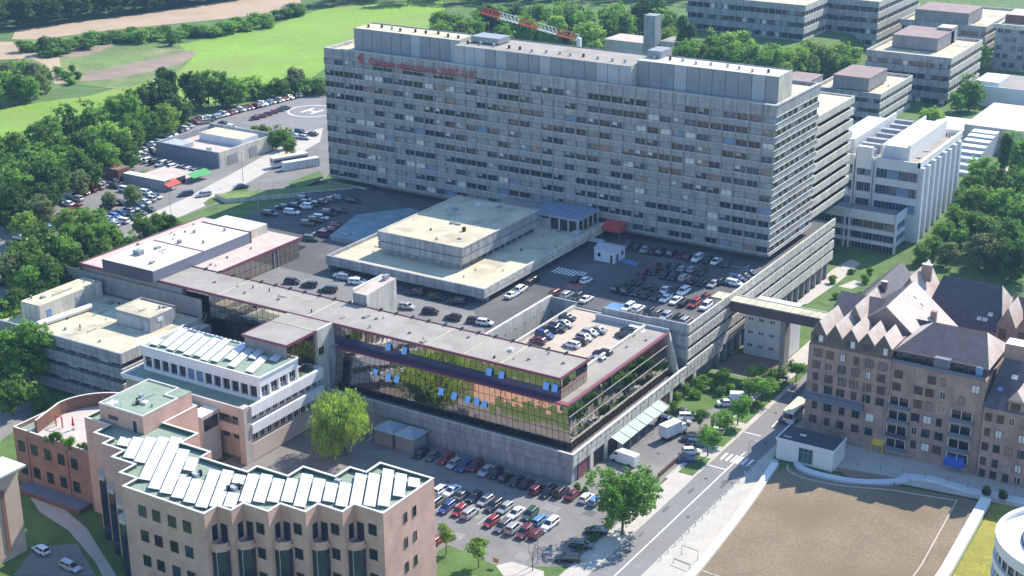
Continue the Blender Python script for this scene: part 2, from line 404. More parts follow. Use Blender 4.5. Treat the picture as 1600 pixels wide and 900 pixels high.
# ------------------------------------------------------------------ the ground: one sheet out to the horizon
def ground():
    xs = [-4000,-2500,-1600,-1200,-1000]+[-900+12*i for i in range(34)]+[-492+6*i for i in range(83)]+[10,30,60,120,300,800,2000,4000]
    ys = [-1500,-400,0,60,100,120]+[130+6*i for i in range(60)]+[492+12*i for i in range(30)]+[870,950,1100,1400,2000,4000]
    mb = MB(); nx, ny = len(xs), len(ys)
    mb.v = [(x, y, terr(x, y)) for y in ys for x in xs]
    mb.f = [(j*nx+i, j*nx+i+1, (j+1)*nx+i+1, (j+1)*nx+i) for j in range(ny-1) for i in range(nx-1)]
    o = mb.build('ground', GRASS); o['kind'] = 'structure'
ground()
# the green field, the sandy strip, the earthworks and the tracks beyond the tree belt (all flat at z = 14)
Z1 = 14.0
sheet('field', pix([(-60,185),(60,160),(140,150),(285,108),(278,70),(420,42),(500,15),(690,-6),(700,40),(640,60),(560,70),(490,120),(300,170),(200,190),(0,220)], Z1), Z1+.06, FIELD)
sheet('rough_meadow', pix([(25,62),(260,52),(285,75),(300,92),(280,112),(190,140),(110,132),(60,150),(-60,190),(-60,150),(30,110)], Z1), Z1+.10, ROUGHG)
sheet('sandy_field', pix([(18,62),(25,47),(180,28),(370,0),(470,-12),(470,8),(440,20),(330,32),(180,47),(60,62)], Z1), Z1+.14, SAND)
sheet('sand_track', pix([(-20,66),(20,66),(45,78),(90,82),(98,115),(108,130),(86,132),(75,105),(50,92),(-20,95)], Z1), Z1+.18, SAND)
sheet('earth_bank', pix([(125,128),(130,115),(240,92),(300,78),(308,85),(280,102),(240,112),(180,124)], Z1), Z1+.16, EARTH)
sheet('earth_patch', pix([(85,85),(105,74),(135,76),(170,66),(178,72),(150,84),(110,92)], Z1), Z1+.17, EARTH)
# left car parks, the access road and the helipad (flat at z = 14)
sheet('car_park_paving', pix([(-40,360),(60,330),(150,250),(330,185),(500,125),(520,140),(520,260),(505,285),(480,300),(400,300),(330,322),(250,352),(170,392),(150,420),(-40,480)], Z1), Z1+.05, ASPHL)
sheet('access_road', pix([(250,352),(330,318),(380,290),(500,222),(505,200),(480,205),(380,262),(290,310),(200,350)], Z1), Z1+.08, PAVE)
sheet('road_strip', pix([(-40,385),(60,352),(160,290),(300,208),(420,165),(500,133),(500,140),(420,175),(300,222),(190,290),(90,365),(-40,420)], Z1), Z1+.09, ASPHL)
sheet('helipad_paving', pix([(372,195),(420,168),(500,145),(505,200),(470,208),(420,200)], Z1), Z1+.10, ROADM)
def ring(name, cx, cy, z, r0, r1, m, n=40):
    mb = MB()
    for i in range(n):
        a, b = 2*math.pi*i/n, 2*math.pi*(i+1)/n
        mb.face([(cx+r0*math.cos(a),cy+r0*math.sin(a),z),(cx+r1*math.cos(a),cy+r1*math.sin(a),z),(cx+r1*math.cos(b),cy+r1*math.sin(b),z),(cx+r0*math.cos(b),cy+r0*math.sin(b),z)], m)
    o = mb.build(name); o['kind'] = 'structure'
hc = at(488, 174, Z1)
ring('helipad_circle_marking', hc.x, hc.y, Z1+.13, 8.2, 8.8, PAINT)
mb = MB()
for dx in (-2.2, 2.2): mb.box(hc.x+dx-.5, hc.x+dx+.5, hc.y-3.5, hc.y+3.5, Z1+.12, Z1+.14, PAINT)
mb.box(hc.x-1.6, hc.x+1.6, hc.y-.5, hc.y+.5, Z1+.12, Z1+.14, PAINT); struct('helipad_letter_marking', mb)
sheet('lawn_strip', pix([(318,318),(328,310),(392,288),(386,300),(322,322)], Z1), Z1+.12, GRASS)
sheet('lawn_by_tower', pix([(448,292),(500,272),(506,284),(470,300)], Z1), Z1+1.15, GRASS)

# street side at z = 0: car park, forecourt, road, pavements, verges
sheet('front_car_park_paving', [(-196,190),(-128,190),(-128,196),(-115.4,203.5),(-115.4,222),(-123,231),(-130,231),(-196,231)], .03, ASPHL)
sheet('forecourt_paving', [(-130.5,229),(-123,231),(-115.4,222),(-115.9,243),(-115.9,300),(-130.5,300)], .034, ASPHL)
sheet('shrub_bed', [(-130.3,271),(-127,268),(-124.5,272),(-121,280),(-119.5,291),(-121,297),(-130.3,297)], .06, GRASS)
sheet('bare_plot', [(-130.4,298),(-116.1,298),(-116.1,309.8),(-130.4,309.8)], .055, EARTH)
sheet('back_lane', [(-118,309),(-116,300),(-113,300),(-113,345),(-118,345)], .05, PAVE)
sheet('road', [(-111,100),(-103,100),(-103,300),(-106,380),(-106,420),(-113,420),(-113,380),(-111.2,300)], .03, ROADM)
mb = MB()
mb.box(-115.3,-111,100,243,0,.14,PAVE); mb.box(-116,-111.05,243,300,0,.13,PAVE); mb.box(-116,-113.05,300,345,0,.125,PAVE)
struct('pavement', mb)
mb = MB(); mb.prism([(-103,100),(-93.5,100),(-95.2,212),(-97.3,240),(-99.6,262),(-101,262),(-101,268),(-103,268)],0,.14,PAVE); mb.prism([(-103,268),(-100.5,268),(-101,300),(-102.9,300)],0,.14,PAVE)
struct('pavement', mb)
mb = MB(); mb.box(-107.12,-106.88,150,262,.034,.042,PAINT)
for i in range(5): mb.box(-107.1,-106.9,276+i*9,280+i*9,.034,.042,PAINT)
for i in range(6): mb.box(-110.2+i*1.15,-109.65+i*1.15,256.3,259.6,.034,.044,PAINT)
for y in (252.5, 270.5): mb.box(-111,-107.2,y,y+.3,.034,.043,PAINT)
struct('road_marking', mb)
mb = MB()
for x0,x1,y0,y1 in ((-114.8,-111.6,246.5,255.2),(-115.2,-111.8,261.5,271.5),(-115.5,-112.2,274.5,300)): mb.box(x0,x1,y0,y1,.131,.17,GRASS)
struct('grass_verge', mb)
sheet('lot_edge_lawn', pix([(683,862),(700,852),(735,866),(775,884),(790,905),(683,905)], 0), .06, GRASS); sheet('lot_edge_lawn', pix([(845,905),(870,890),(895,893),(930,862),(944,846),(950,850),(905,890),(890,905)], 0), .062, GRASS)
sheet('footpath', pix([(775,884),(800,878),(850,893),(850,906),(785,906)], 0), .058, PAVE)
# parking bay lines of the front lot
mb = MB()
for i in range(18): mb.box(-177+2.5*i,-176.9+2.5*i,225.3,229.6,.034,.042,PAINT)
for i in range(13): mb.box(-160.2+2.5*i,-160.1+2.5*i,207.6,217.0,.034,.042,PAINT)
struct('bay_marking', mb)
# low garden in the lower left corner and its path
sheet('lower_garden', [(-215,140),(-177,140),(-177,157),(-203,176),(-232,176),(-232,160)], .04, GRASS)
sheet('west_yard_paving', pix([(-30,640),(70,620),(30,668),(0,690),(-30,690)], 0), .05, ASPHL)
sheet('lower_drive', pix([(20,900),(55,855),(120,850),(150,900)], 0), .08, ASPHL)
sheet('garden_path', pix([(45,775),(62,800),(108,830),(150,880),(160,900),(185,905),(135,825),(75,775),(50,765)], 0), .07, PAVE)
# garden between tower and brick blocks
sheet('courtyard_lawn', pix([(1262,462),(1330,420),(1362,420),(1370,440),(1335,470),(1290,478)], 0), .05, GRASS)
sheet('courtyard_path', pix([(1240,478),(1300,422),(1330,405),(1345,412),(1312,440),(1262,475)], 0), .08, PAVE)
sheet('courtyard_patch', pix([(1310,448),(1335,438),(1352,444),(1330,452)], 0), .09, PAVE)
# the planted roof of the underground works with its white rims
FZ = .55
mb = MB(); rp = [(-95.6,150),(-95.6,212),(-98.2,256),(-96.5,259.5),(-91,257.6),(-84,258.6),(-75.6,262.6),(-62.2,265.2),(-59.6,264.6),(-58.6,233),(-58.6,150)]
mb.prism(rp, -1, FZ, PAVE, BROWNF); struct('planted_roof_ground', mb)

# repair patches, covers and worn tracks on road and lots
mb = MB(); rp_ = random.Random(8)
PATCH = mat('asphalt_patch', (.12,.118,.112), .95, var=.15, scale=.6); PATCHL = mat('pale_asphalt_patch', (.25,.24,.22), .95, var=.15, scale=.6)
for i in range(26):
    x, y = rp_.uniform(-110.2,-104.5), rp_.uniform(196,296); w, d = rp_.uniform(.4,1.6), rp_.uniform(.8,5)
    if abs(x+107) < w+.3 or 254 < y < 262: continue
    z = .0365+.0002*i; mb.face([(x-w/2,y,z),(x+w/2,y,z),(x+w/2,y+d,z),(x-w/2,y+d,z)], PATCH if rp_.random() < .6 else PATCHL)
struct('road_patch', mb)
mb = MB()
for i in range(30):
    x, y = rp_.uniform(-178,-120), rp_.uniform(198,229); w, d = rp_.uniform(.8,3.5), rp_.uniform(.6,3)
    if y < 205 and x < -150 or x > -123 and y < 206: continue
    z = .0345+.0002*i; mb.face([(x-w/2,y,z),(x+w/2,y,z),(x+w/2,y+d,z),(x-w/2,y+d,z)], PATCH if rp_.random() < .4 else PATCHL)
struct('lot_patch', mb)
mb = MB()
for x, y in ((-108.6,214),(-105.2,231),(-108.9,247),(-105,268),(-109,283),(-140,221),(-152,219),(-126,240),(-122,252)):
    pts = [(x+.35*math.cos(t*math.pi/6), y+.35*math.sin(t*math.pi/6), .0435) for t in range(12)]; mb.face(pts, BLACKM)
struct('manhole_cover', mb)
# ------------------------------------------------------------------ white rims of the planted roof
def strip(mb, pts, w, z0, z1, m):
    for a, b in zip(pts[:-1], pts[1:]):
        a = Vector((*a, 0)); b = Vector((*b, 0)); d = (b-a).normalized(); nrm = Vector((-d.y, d.x, 0))*w/2
        mb.prism([tuple((a+nrm)[:2]), tuple((a-nrm)[:2]), tuple((b-nrm)[:2]), tuple((b+nrm)[:2])], z0, z1, m)
mb = MB(); ribbon(mb, [(-94.6,150)]+smooth([(-94.9,205),(-95.2,216),(-97.0,240),(-99.2,259)]), 1.5, 0, 1.1, WHITEM)
tag(mb.build('parapet_wall', None, None, None, (-96,212,0)), 'broad white coping wall curving between street pavement and brown planted roof', 'wall')
mb = MB(); ribbon(mb, [(-57.6,150),(-57.4,236),(-58.7,266)], 2.0, 0, 1.25, WHITEM)
tag(mb.build('parapet_wall', None, None, None, (-57.5,236,0)), 'straight white wall top between brown planted roof and yellowed grass strip', 'wall')
mb = MB(); ribbon(mb, [(-62.0,150),(-61.8,236)]+[(-63.4,263.0)], .25, FZ, FZ+.12, PAVE); ribbon(mb, smooth([(-63.4,263.0),(-70,261.6),(-76,260.4),(-84,257.4),(-91,256.4),(-95.5,257.6),(-96.9,260.0)]), .25, FZ, FZ+.12, PAVE)
struct('roof_edge_kerb', mb)
mb = MB(); strip(mb, [(-61.9,213),(-95.2,213.8)], .3, FZ, FZ+.08, PAVE); struct('roof_drain_strip', mb)
mb = MB(); ribbon(mb, smooth([(-95.6,262),(-94,260.4),(-90,259.6),(-83,260.6),(-77.5,263.6),(-74.5,266.8)]), 1.5, 0, .75, PANELW); ribbon(mb, [(-76,267.6),(-70,269.4),(-62,268.6),(-50,270)], 1.7, 0, .76, PANELW); struct('curved_footpath', mb)
sheet('brick_terrace_paving', [(-100,262),(-45,268),(-45,277),(-101,277)], .25, PAVE)
mb = MB(); mb.prism([(-88,264.2),(-74.8,266.4),(-76,263.8),(-84,261)], 0, .6, EARTH); struct('planting_bed', mb)
sheet('yellowed_grass_strip', [(-56.4,150),(-56.2,236),(-57.4,267),(-44,268),(-40,150)], .12, YGRASS)
# ------------------------------------------------------------------ parking decks of the central complex
DZ = 15.0
dk = thing('parking_deck', 'long grey concrete parking deck with three parapet bands below the tall tower', 'parking deck', (-165, 300, 0))
mb = MB()
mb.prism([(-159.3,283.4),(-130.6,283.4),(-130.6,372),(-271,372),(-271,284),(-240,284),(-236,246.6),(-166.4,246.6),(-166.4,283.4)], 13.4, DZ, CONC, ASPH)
mb.build('deck_slab', None, dk)
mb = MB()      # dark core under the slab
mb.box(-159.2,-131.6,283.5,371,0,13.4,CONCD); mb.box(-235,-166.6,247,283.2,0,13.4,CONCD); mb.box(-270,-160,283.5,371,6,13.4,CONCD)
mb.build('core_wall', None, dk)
# three concrete bands round the street corner, each with drain holes
for zt, zb, y0, y1 in ((16.6,14.6,282.2,373),(13.6,11.4,282.2,373),(10.4,8.2,282.2,373)):
    mb = MB(); mb.box(-130.55,-130.1,y0,y1,zb,zt,CONC_PALE_SUN)
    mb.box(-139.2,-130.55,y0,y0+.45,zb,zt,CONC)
    k = 0
    y = y0+2
    while y < y1:
        mb.box(-130.12,-130.05,y,y+.28,zb+1.1,zb+1.38,BLACKM)
        mb.box(-130.09,-130.07,y+1.9,y+1.96,zb+.02,zt-.02,CONCD); y += 3.8
    mb.build('parapet_band', None, dk)
mb = MB(); mb.box(-130.45,-130.15,301,373,5.0,7.4,CONC_PALE_SUN); mb.build('parapet_band', None, dk)
mb = MB()
for i in range(18): mb.box(-131.4,-130.5,300+4.1*i,300.6+4.1*i,0,13.4,CONC)
mb.build('column', None, dk)
# inner parapets: pit end wall, wall to the lower roof car park
mb = MB(); mb.box(-166.4,-159.3,282.9,283.3,8,16.0,CONC); mb.box(-152.4,-139.2,282.6,283.1,13,16.2,CONC); mb.box(-139.6,-130.6,282.75,283.2,6,14.5,CONC)
mb.build('inner_parapet', None, dk)
mb = MB(); mb.box(-166.7,-166.0,247,283.6,8,16.2,CONC_PALE_SUN)
for i in range(8): mb.box(-166.02,-165.96,250+4.2*i,250.3+4.2*i,13.2,13.5,BLACKM)
mb.build('pit_wall', None, dk)
mb = MB(); mb.box(-166,-159.6,247,283,7.4,7.6,ASPH); mb.build('pit_floor', None, dk)
# deck markings
mb = MB()
for i in range(9): mb.box(-176.2+.95*i,-175.75+.95*i,300.0,304.2,DZ+.006,DZ+.014,PAINT)
mb.box(-136.6,-136.4,322,330,DZ+.006,DZ+.014,PAINT); mb.box(-141,-136.6,327.2,327.4,DZ+.006,DZ+.014,PAINT); struct('deck_marking', mb)
REDP = mat('red_bay_paint', (.30, .11, .09), .9, var=.2, scale=.6); BLUEP = mat('blue_bay_paint', (.10, .22, .42), .9, var=.15, scale=.6); YELP = mat('yellow_bay_paint', (.55, .38, .08), .9, var=.1)
sheet('red_bay', [(-168,292.5),(-164,292.5),(-164,299),(-168,299)], DZ+.012, REDP)
sheet('blue_bay', [(-153.3,283.5),(-149.5,283.5),(-149.5,289.5),(-153.3,289.5)], DZ+.012, BLUEP)
sheet('blue_bay', [(-166.5,316),(-160.5,314.8),(-160.5,317.2),(-166.5,318.8)], DZ+.012, BLUEP)
sheet('yellow_bay', pix([(1085,632),(1103,616),(1118,622),(1098,636)], 0), .05, YELP)
sheet('dark_bay', pix([(1106,634),(1122,622),(1150,632),(1138,645)], 0), .045, ASPH)
# sunlight put into paler strip before pavilion; deep shade put into teal court
sheet('sunlit_deck_strip', [(-236,247),(-167,247),(-167,257),(-178,268),(-236,268)], DZ+.01, ASPHL)
TEAL_SHADE = mat('teal_shade_roof', (.19, .27, .29), .8, var=.2, scale=.3)  # lawn in deep shade and haze put into one teal tone
mb = MB(); mb.prism([(-238,291),(-225.2,291),(-225.2,319.5),(-234,322),(-243,309)],DZ,16.4,CONC,TEAL_SHADE); tag(mb.build('low_annex', None, None, None, (-234,302,DZ)), 'low flat annex with roof tinted teal for deep tower shade', 'annex')
# ------------------------------------------------------------------ tall tower
tw = thing('hospital_tower', 'tall long grey concrete slab tower with rows of small windows and red lettering', 'tower', (-202, 347, 15))
TX0, TX1, TY0, TY1, TZ = -271.3, -132.8, 333.0, 362.0, 55.4
mb = MB(); mb.box(TX0+.6,TX1-.6,TY0+.55,TY1-.6,17.0,TZ-.9,CONC,ROOFP); mb.build('core_wall', None, tw)
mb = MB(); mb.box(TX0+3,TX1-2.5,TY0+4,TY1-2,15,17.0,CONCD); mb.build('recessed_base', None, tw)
NB, BW = 40, (TX1-TX0)/40
wz = [51.5-3.3*k for k in range(11)]
def ringbands(parent, x0, x1, y0, y1, zb, zt, t, m, mf, bw, name='spandrel'):
    """one storey band of precast panels with open joints, all round a block"""
    mb = MB()
    n = max(1, round((x1-x0)/bw)); w = (x1-x0)/n
    for i in range(n):
        for ya, yb, mm in ((y0, y0+t, mf), (y1-t, y1, m)): mb.box(x0+i*w+.07, x0+(i+1)*w-.07, ya, yb, zb, zt, mm)
    n2 = max(1, round((y1-y0-2*t)/bw)); w2 = (y1-y0-2*t)/n2
    for i in range(n2):
        for xa, xb in ((x0, x0+t), (x1-t, x1)): mb.box(xa, xb, y0+t+i*w2+.035, y0+t+(i+1)*w2-.035, zb, zt, m)
    return mb.build(name, None, parent)
edges = [TZ]+[z for w in wz for z in (w+.85, w-.75)]+[17.0]
for k in range(0, len(edges), 2):
    ringbands(tw, TX0, TX1, TY0, TY1, edges[k+1], edges[k], .5, CONC, CONC, BW)
mb = MB()
for k in range(0, len(edges), 2):      # thin drip ledges under each band, shade and sunlight put into their tones
    mb.box(TX0-.12, TX1+.12, TY0-.14, TY0-.003, edges[k+1]+.02, edges[k+1]+.2, CONCD)
    mb.box(TX1+.003, TX1+.14, TY0-.14, TY1, edges[k+1]+.02, edges[k+1]+.2, CONC_PALE_SUN)
mb.build('drip_ledge', None, tw)
for k in range(0, len(edges), 2):      # window sills on top of each band and a mid joint
    mb = MB(); mb.box(TX0-.1, TX1+.1, TY0-.12, TY0-.004, edges[k]-.14, edges[k], CONC_PALE_SUN); mb.box(TX1+.004, TX1+.12, TY0-.003, TY1, edges[k]-.14, edges[k], CONC_PALE_SUN); mb.build('window_sill', None, tw)
    zm = (edges[k]+edges[k+1])/2; mb = MB(); mb.box(TX0, TX1, TY0-.05, TY0-.003, zm-.05, zm+.05, CONCD); mb.build('panel_joint', None, tw)
rw = random.Random(5)
PANES = [(GLASSD,.38),(BLINDG,.27),(GLASSBL,.19),(BLINDW,.05),(BLINDB,.04),(BLINDR,.05),(CONC,.02)]
def pick(r):
    t = r.random(); s = 0
    for m, p in PANES:
        s += p
        if t < s: return m
    return GLASSD
wins = []
for r, z in enumerate(wz):
    for b in range(NB): wins.append((TX0+(b+.42)*BW, TY0+.545, z, 0))
    for b in range(8): wins.append((TX1-.595, TY0+1.2+(b+.5)*3.35, z, 1))
wins.sort(key=lambda q: (Vector(q[:3])-camo.location).length)
def towerpane(mb, q, first):
    x, y, z, sd = q; p = pick(rw); w = rw.choice((1.38, 1.38, 1.42, 1.45, 1.3))
    if sd == 0:
        mb.box(x-w, x+w, y-.05, y+.02, z-.72, z+.78, p)
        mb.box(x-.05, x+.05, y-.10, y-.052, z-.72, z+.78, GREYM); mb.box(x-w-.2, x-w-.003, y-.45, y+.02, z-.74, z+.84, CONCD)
        if rw.random() < .25: mb.box(x-w+.05, x-.06, y-.075, y-.055, z-.1, z+.75, rw.choice((BLINDW, BLINDG, BLINDG)))
    else:
        mb.box(x-.02, x+.05, y-1.3, y+1.3, z-.72, z+.78, p if rw.random() < .6 else GLASSD)
        mb.box(x-.02, x+.45, y+1.32, y+1.55, z-.74, z+.84, CONC_PALE_SUN)
for q in wins[:100]:
    mb = MB(); towerpane(mb, q, True); mb.build('window', None, tw)
mb = MB()
for q in wins[100:]: towerpane(mb, q, False)
o = mb.build('windows', None, tw); o['kind'] = 'stuff'
mb = MB(); mb.box(TX0+.5,TX1-.5,TY0+.5,TY0+.9,54.4,TZ,CONC_PALE_SUN); mb.box(TX1-.9,TX1-.5,TY0+.9,TY1-.5,54.4,TZ,CONC_PALE_SUN); mb.box(TX0+.5,TX0+.9,TY0+.9,TY1-.5,54.4,TZ,CONC_PALE_SUN); mb.build('roof_parapet', None, tw)
# roof plant storey in three runs, clad in tall panels
PANB = mat('blue_grey_cladding', (.25, .265, .29), .6, var=.1, scale=.3, streak=.08); PANL = mat('light_grey_cladding', (.37, .39, .43), .55, var=.08, scale=.3, streak=.06)
for x0, x1, y0, y1, zt, m, mt in ((-264.5,-228,338.4,347,61.0,PANB,ROOFP),(-228,-173.6,335.4,350,60.3,PANL,ROOFG),(-173.6,-134.8,338.4,347,61.4,PANB,ROOFW)):
    mb = MB(); mb.box(x0+.1,x1-.1,y0+.12,y1-.1,54.5,zt-.3,CONCD,mt)
    n = round((x1-x0)/3.45); w = (x1-x0)/n
    for i in range(n): mb.box(x0+i*w+.11,x0+(i+1)*w-.11,y0,y0+.12,54.6,zt-.25,PANL if (m is PANL and (i < 3 or i > n-4)) or rw.random() < .15 else PANB)
    for i in range(3):
        mb.box(x1-.1,x1,y0+i*(y1-y0)/3+.05,y0+(i+1)*(y1-y0)/3-.05,54.6,zt,CONC_PALE_SUN)
    mb.box(x0,x1,y1-.1,y1,54.6,zt,CONC)
    pl = mb.build('plant_storey', None, tw)
    mb = MB()
    for i in range(int((x1-x0)/4)):
        vx = x0+2+4*i+rw.random()*1.5; vy = y0+2+rw.random()*3; mb.cyl(vx,vy,zt-.3,zt+.55,.35,BLACKM if rw.random()<.6 else PANL,8)
    mb.build('roof_vent', None, pl)
mb = MB(); mb.box(-226,-217,341,347,60.3,61.8,GREYM); mb.box(-173,-169,343,349,60.4,63.0,PANB); mb.build('roof_plant_box', None, tw)
tx = bpy.data.curves.new('sign_text', 'FONT'); tx.body = 'Cliniques universitaires SAINT-LUC'; tx.size = 3.1; tx.extrude = .08; tx.space_character = 1.02
to = bpy.data.objects.new('sign_text', tx); COL.objects.link(to); bpy.context.view_layer.update()
me = bpy.data.meshes.new_from_object(to.evaluated_get(bpy.context.evaluated_depsgraph_get())); bpy.data.objects.remove(to)
sg = thing('rooftop_sign', 'long sign of red letters fixed along the top left of the tower', 'sign', (-255, 332.6, 53.0))
xw = max(v.co.x for v in me.vertices); sc = 36.0/xw
me.transform(Matrix.Translation((0,0,-.6)) @ Matrix.Rotation(R(90), 4, 'X') @ Matrix.Diagonal((sc, .82, 1, 1)))
REDL = mat('red_letter', (.45, .05, .05), .5); me.materials.clear(); me.materials.append(REDL)
lo_ = bpy.data.objects.new('lettering', me); COL.objects.link(lo_); lo_.parent = sg; lo_.location = (0,0,0)
mb = MB(); mb.obox((-257.4,332.6,53.8),(1,0,0),(0,0,1),(0,1,0),.2,1.3,.08,REDL); mb.obox((-258.3,332.6,54.1),(.7,0,.7),(-.7,0,.7),(0,1,0),.9,.16,.08,REDL); mb.obox((-258.3,332.6,53.3),(.7,0,-.7),(.7,0,.7),(0,1,0),.9,.16,.08,REDL); mb.build('emblem', None, sg)
mb = MB(); mb.box(-260,-217,332.64,332.84,51.9,52.1,GREYM); mb.build('sign_rail', None, sg)
# ------------------------------------------------------------------ central pavilion on the deck
pv = thing('central_pavilion', 'stepped grey concrete pavilion with broad pale flat roofs on the parking deck', 'pavilion', (-200, 300, 15))
mb = MB(); mb.box(-223.5,-178.2,272.6,332.6,18.0,18.3,CONC,ROOFP); mb.build('lower_roof', None, pv)
mb = MB(); mb.box(-219,-180.6,275.5,332,15.02,18.0,CONCD)
for i in range(12): mb.box(-219+3.2*i,-218.6+3.2*i,275.3,275.5,15.02,18.0,CONC)
for i in range(9): mb.box(-217.6+3.2*i,-215.2+3.2*i,275.4,275.52,15.8,17.6,GLASSD if i%4 else BLINDG)
mb.box(-181.4,-178.6,274.5,275.6,15.02,18,CONC)
mb.build('wall', None, pv)
mb = MB()
mb.box(-224,-177.6,271.9,272.5,16.7,19.1,CONC); mb.box(-178.2,-177.6,272.5,333,16.7,19.1,CONC_PALE_SUN); mb.box(-224,-223.4,272.5,332,15.0,19.1,CONC)
mb.box(-224.02,-177.58,271.87,271.9,17.6,17.72,CONCD); mb.box(-177.6,-177.57,271.9,333,17.6,17.72,CONCD)
for i in range(15): mb.box(-177.6,-177.55,274+4*i,274.3+4*i,18.2,18.5,BLACKM)
mb.build('parapet_band', None, pv)
up = MB(); up.box(-213.6,-191,282.6,316.5,18.3,19.9,CONCD); up.box(-214.9,-189.9,281.4,317,21.9,24.0,CONC,ROOFP); up.box(-214.9,-189.9,281.4,317,19.9,21.6,CONC); up.box(-214.6,-190.2,281.8,316.7,21.6,21.9,CONCD)
for i in range(11): up.box(-189.9,-189.84,282.4+3.2*i,282.5+3.2*i,22,23.9,CONCD)
for i in range(9): up.box(-213.6+2.5*i,-212.2+2.5*i,282.52,282.6,18.5,19.6,BLINDG)
for i in range(12): up.box(-191,-190.92,283.5+2.8*i,285.2+2.8*i,18.5,19.6,GLASSD)
up.build('upper_storey', None, pv)
mb = MB(); mb.box(-215,-189.8,281.3,281.6,24,24.3,CONC); mb.box(-190.1,-189.8,281.6,317.1,24,24.3,CONC_PALE_SUN); mb.box(-215,-214.7,281.6,317.1,24,24.3,CONC_PALE_SUN); mb.box(-214.7,-190.1,316.8,317.1,24,24.3,CONC); mb.build('roof_edge', None, pv)
mb = MB(); mb.cyl(-197,293,24,25,.5,BLACKM); mb.box(-203.5,-202.5,296,297,24,24.5,GREYM); mb.box(-195,-194,287,287.6,24,24.3,GREYM); mb.build('roof_vent', None, pv)
mb = MB(); mb.box(-180.6,-178.6,318,320.5,18.3,19.6,PANL); mb.box(-180,-178.8,308,308.8,18.3,18.6,GREYM); mb.build('roof_plant_box', None, pv)
roof_bits(pv, -213, -192, 283, 315, 24.0, 9); roof_bits(pv, -222, -216, 274, 330, 18.3, 5); roof_bits(pv, -189, -179.5, 274, 330, 18.3, 7)
# glass entrance block between pavilion and tower
eb = thing('entrance_hall', 'small entrance hall with blue metal roof between pavilion and tower', 'entrance hall', (-187, 328, 18))
BLUEROOF = mat('blue_zinc_roof', (.26, .34, .46), .5, .2, var=.08)
mb = MB(); mb.box(-194.6,-180.8,321.4,332.3,18.3,21.4,GLASSD)
for i in range(6): mb.box(-194.7+2.75*i,-194.3+2.75*i,321.2,321.4,18.3,21.4,CONC_PALE_SUN)
for i in range(5): mb.box(-180.8,-180.6,321.4+2.6*i,321.8+2.6*i,18.3,21.4,CONC_PALE_SUN)
mb.build('glazed_wall', None, eb)
mb = MB(); mb.box(-195,-180.3,321,332.4,21.4,21.9,PANL,BLUEROOF)
for i in range(7): mb.box(-195+2.1*i,-194.8+2.1*i,321,332.4,21.9,22.1,BLUEROOF)
mb.build('roof', None, eb)
mb = MB(); mb.box(-209,-196,322,332,18.3,20.5,CONC,ROOFG); mb.box(-196,-189,320.8,321.3,18.3,20.8,PANL); mb.build('link_block', None, eb)
# ------------------------------------------------------------------ bronze glass office block
def panegrid(mb, a, b, c, d, nu, nv, m, rnd, gap=.11, jit=.010, alt=None, back=BLACKM):
    """a,b bottom left/right, c,d top right/left seen from outside: mirror panes over a dark backing"""
    a, b, c, d = map(Vector, (a, b, c, d)); n = (b-a).cross(d-a).normalized()
    def P(s, t): return (a*(1-s)+b*s)*(1-t)+(d*(1-s)+c*s)*t
    off = -n*.06
    mb.face([P(0,0)+off, P(1,0)+off, P(1,1)+off, P(0,1)+off], back)
    du, dv = gap/(b-a).length, gap/(d-a).length
    for i in range(nu):
        for j in range(nv):
            jx, jy = rnd.uniform(-jit, jit), rnd.uniform(-jit, jit)
            s0, s1, t0, t1 = i/nu+du/2, (i+1)/nu-du/2, j/nv+dv/2, (j+1)/nv-dv/2
            mm = m if not alt or rnd.random() > alt[1] else alt[0]
            mb.face([P(s0,t0)+n*(jx+jy), P(s1,t0)+n*(-jx+jy), P(s1,t1)+n*(-jx-jy), P(s0,t1)+n*(jx-jy)], mm)
rg = random.Random(11)
go = thing('glass_office', 'long low office with bronze mirror glass walls and maroon roof edges on grey concrete base', 'office building', (-165, 240, 0))
mb = MB(); mb.box(-192,-130.6,230.9,246.5,0,5.6,CONC); mb.box(-159.3,-130.6,246.45,282,0,5.6,CONC); mb.build('plinth', None, go)
mb = MB()
mb.box(-192,-130,230.4,230.9,5.3,6.75,CONC); mb.box(-192,-130.0,230.45,230.9,3.7,5.2,CONC); mb.box(-130.6,-130,230.9,282,5.3,6.75,CONC_PALE_SUN); mb.box(-130.6,-130.05,230.9,301,3.9,5.2,CONC_PALE_SUN); mb.box(-130.6,-130,282,301,5.3,7.2,CONC_PALE_SUN)
mb.box(-192,-129.9,230.3,230.9,6.75,6.85,CONC_PALE_SUN); mb.box(-130.6,-129.9,230.9,282,6.75,6.85,CONC_PALE_SUN)
for i in range(16): mb.box(-190+3.8*i,-189.9+3.8*i,230.36,230.4,5.35,6.7,CONCD)
for i in range(18): mb.box(-130,-129.95,232.5+3.8*i,232.6+3.8*i,4,6.7,CONCD); mb.box(-130,-129.93,234+3.8*i,234.3+3.8*i,6.1,6.4,BLACKM)
mb.build('walkway_parapet', None, go)
mb = MB()
for i in range(9): mb.box(-130.62,-130.35,233.2+6*i,237.6+6*i,.05,3.7,BLACKM if i % 3 else MAROON); mb.box(-130.6,-130.1,237.7+6*i,239+6*i,0,3.85,CONC_PALE_SUN)
mb.build('garage_opening', None, go)
mb = MB(); panegrid(mb, (-191.5,233.1,5.7), (-131.9,233.1,5.7), (-133.6,234.4,15), (-191.5,234.4,15), 44, 5, GLASSB, rg); mb.build('front_glass', None, go)
mb = MB(); panegrid(mb, (-131.9,233.1,5.7), (-131.9,278.4,5.7), (-133.6,278.4,15), (-133.6,234.4,15), 30, 4, GLASSB, rg)
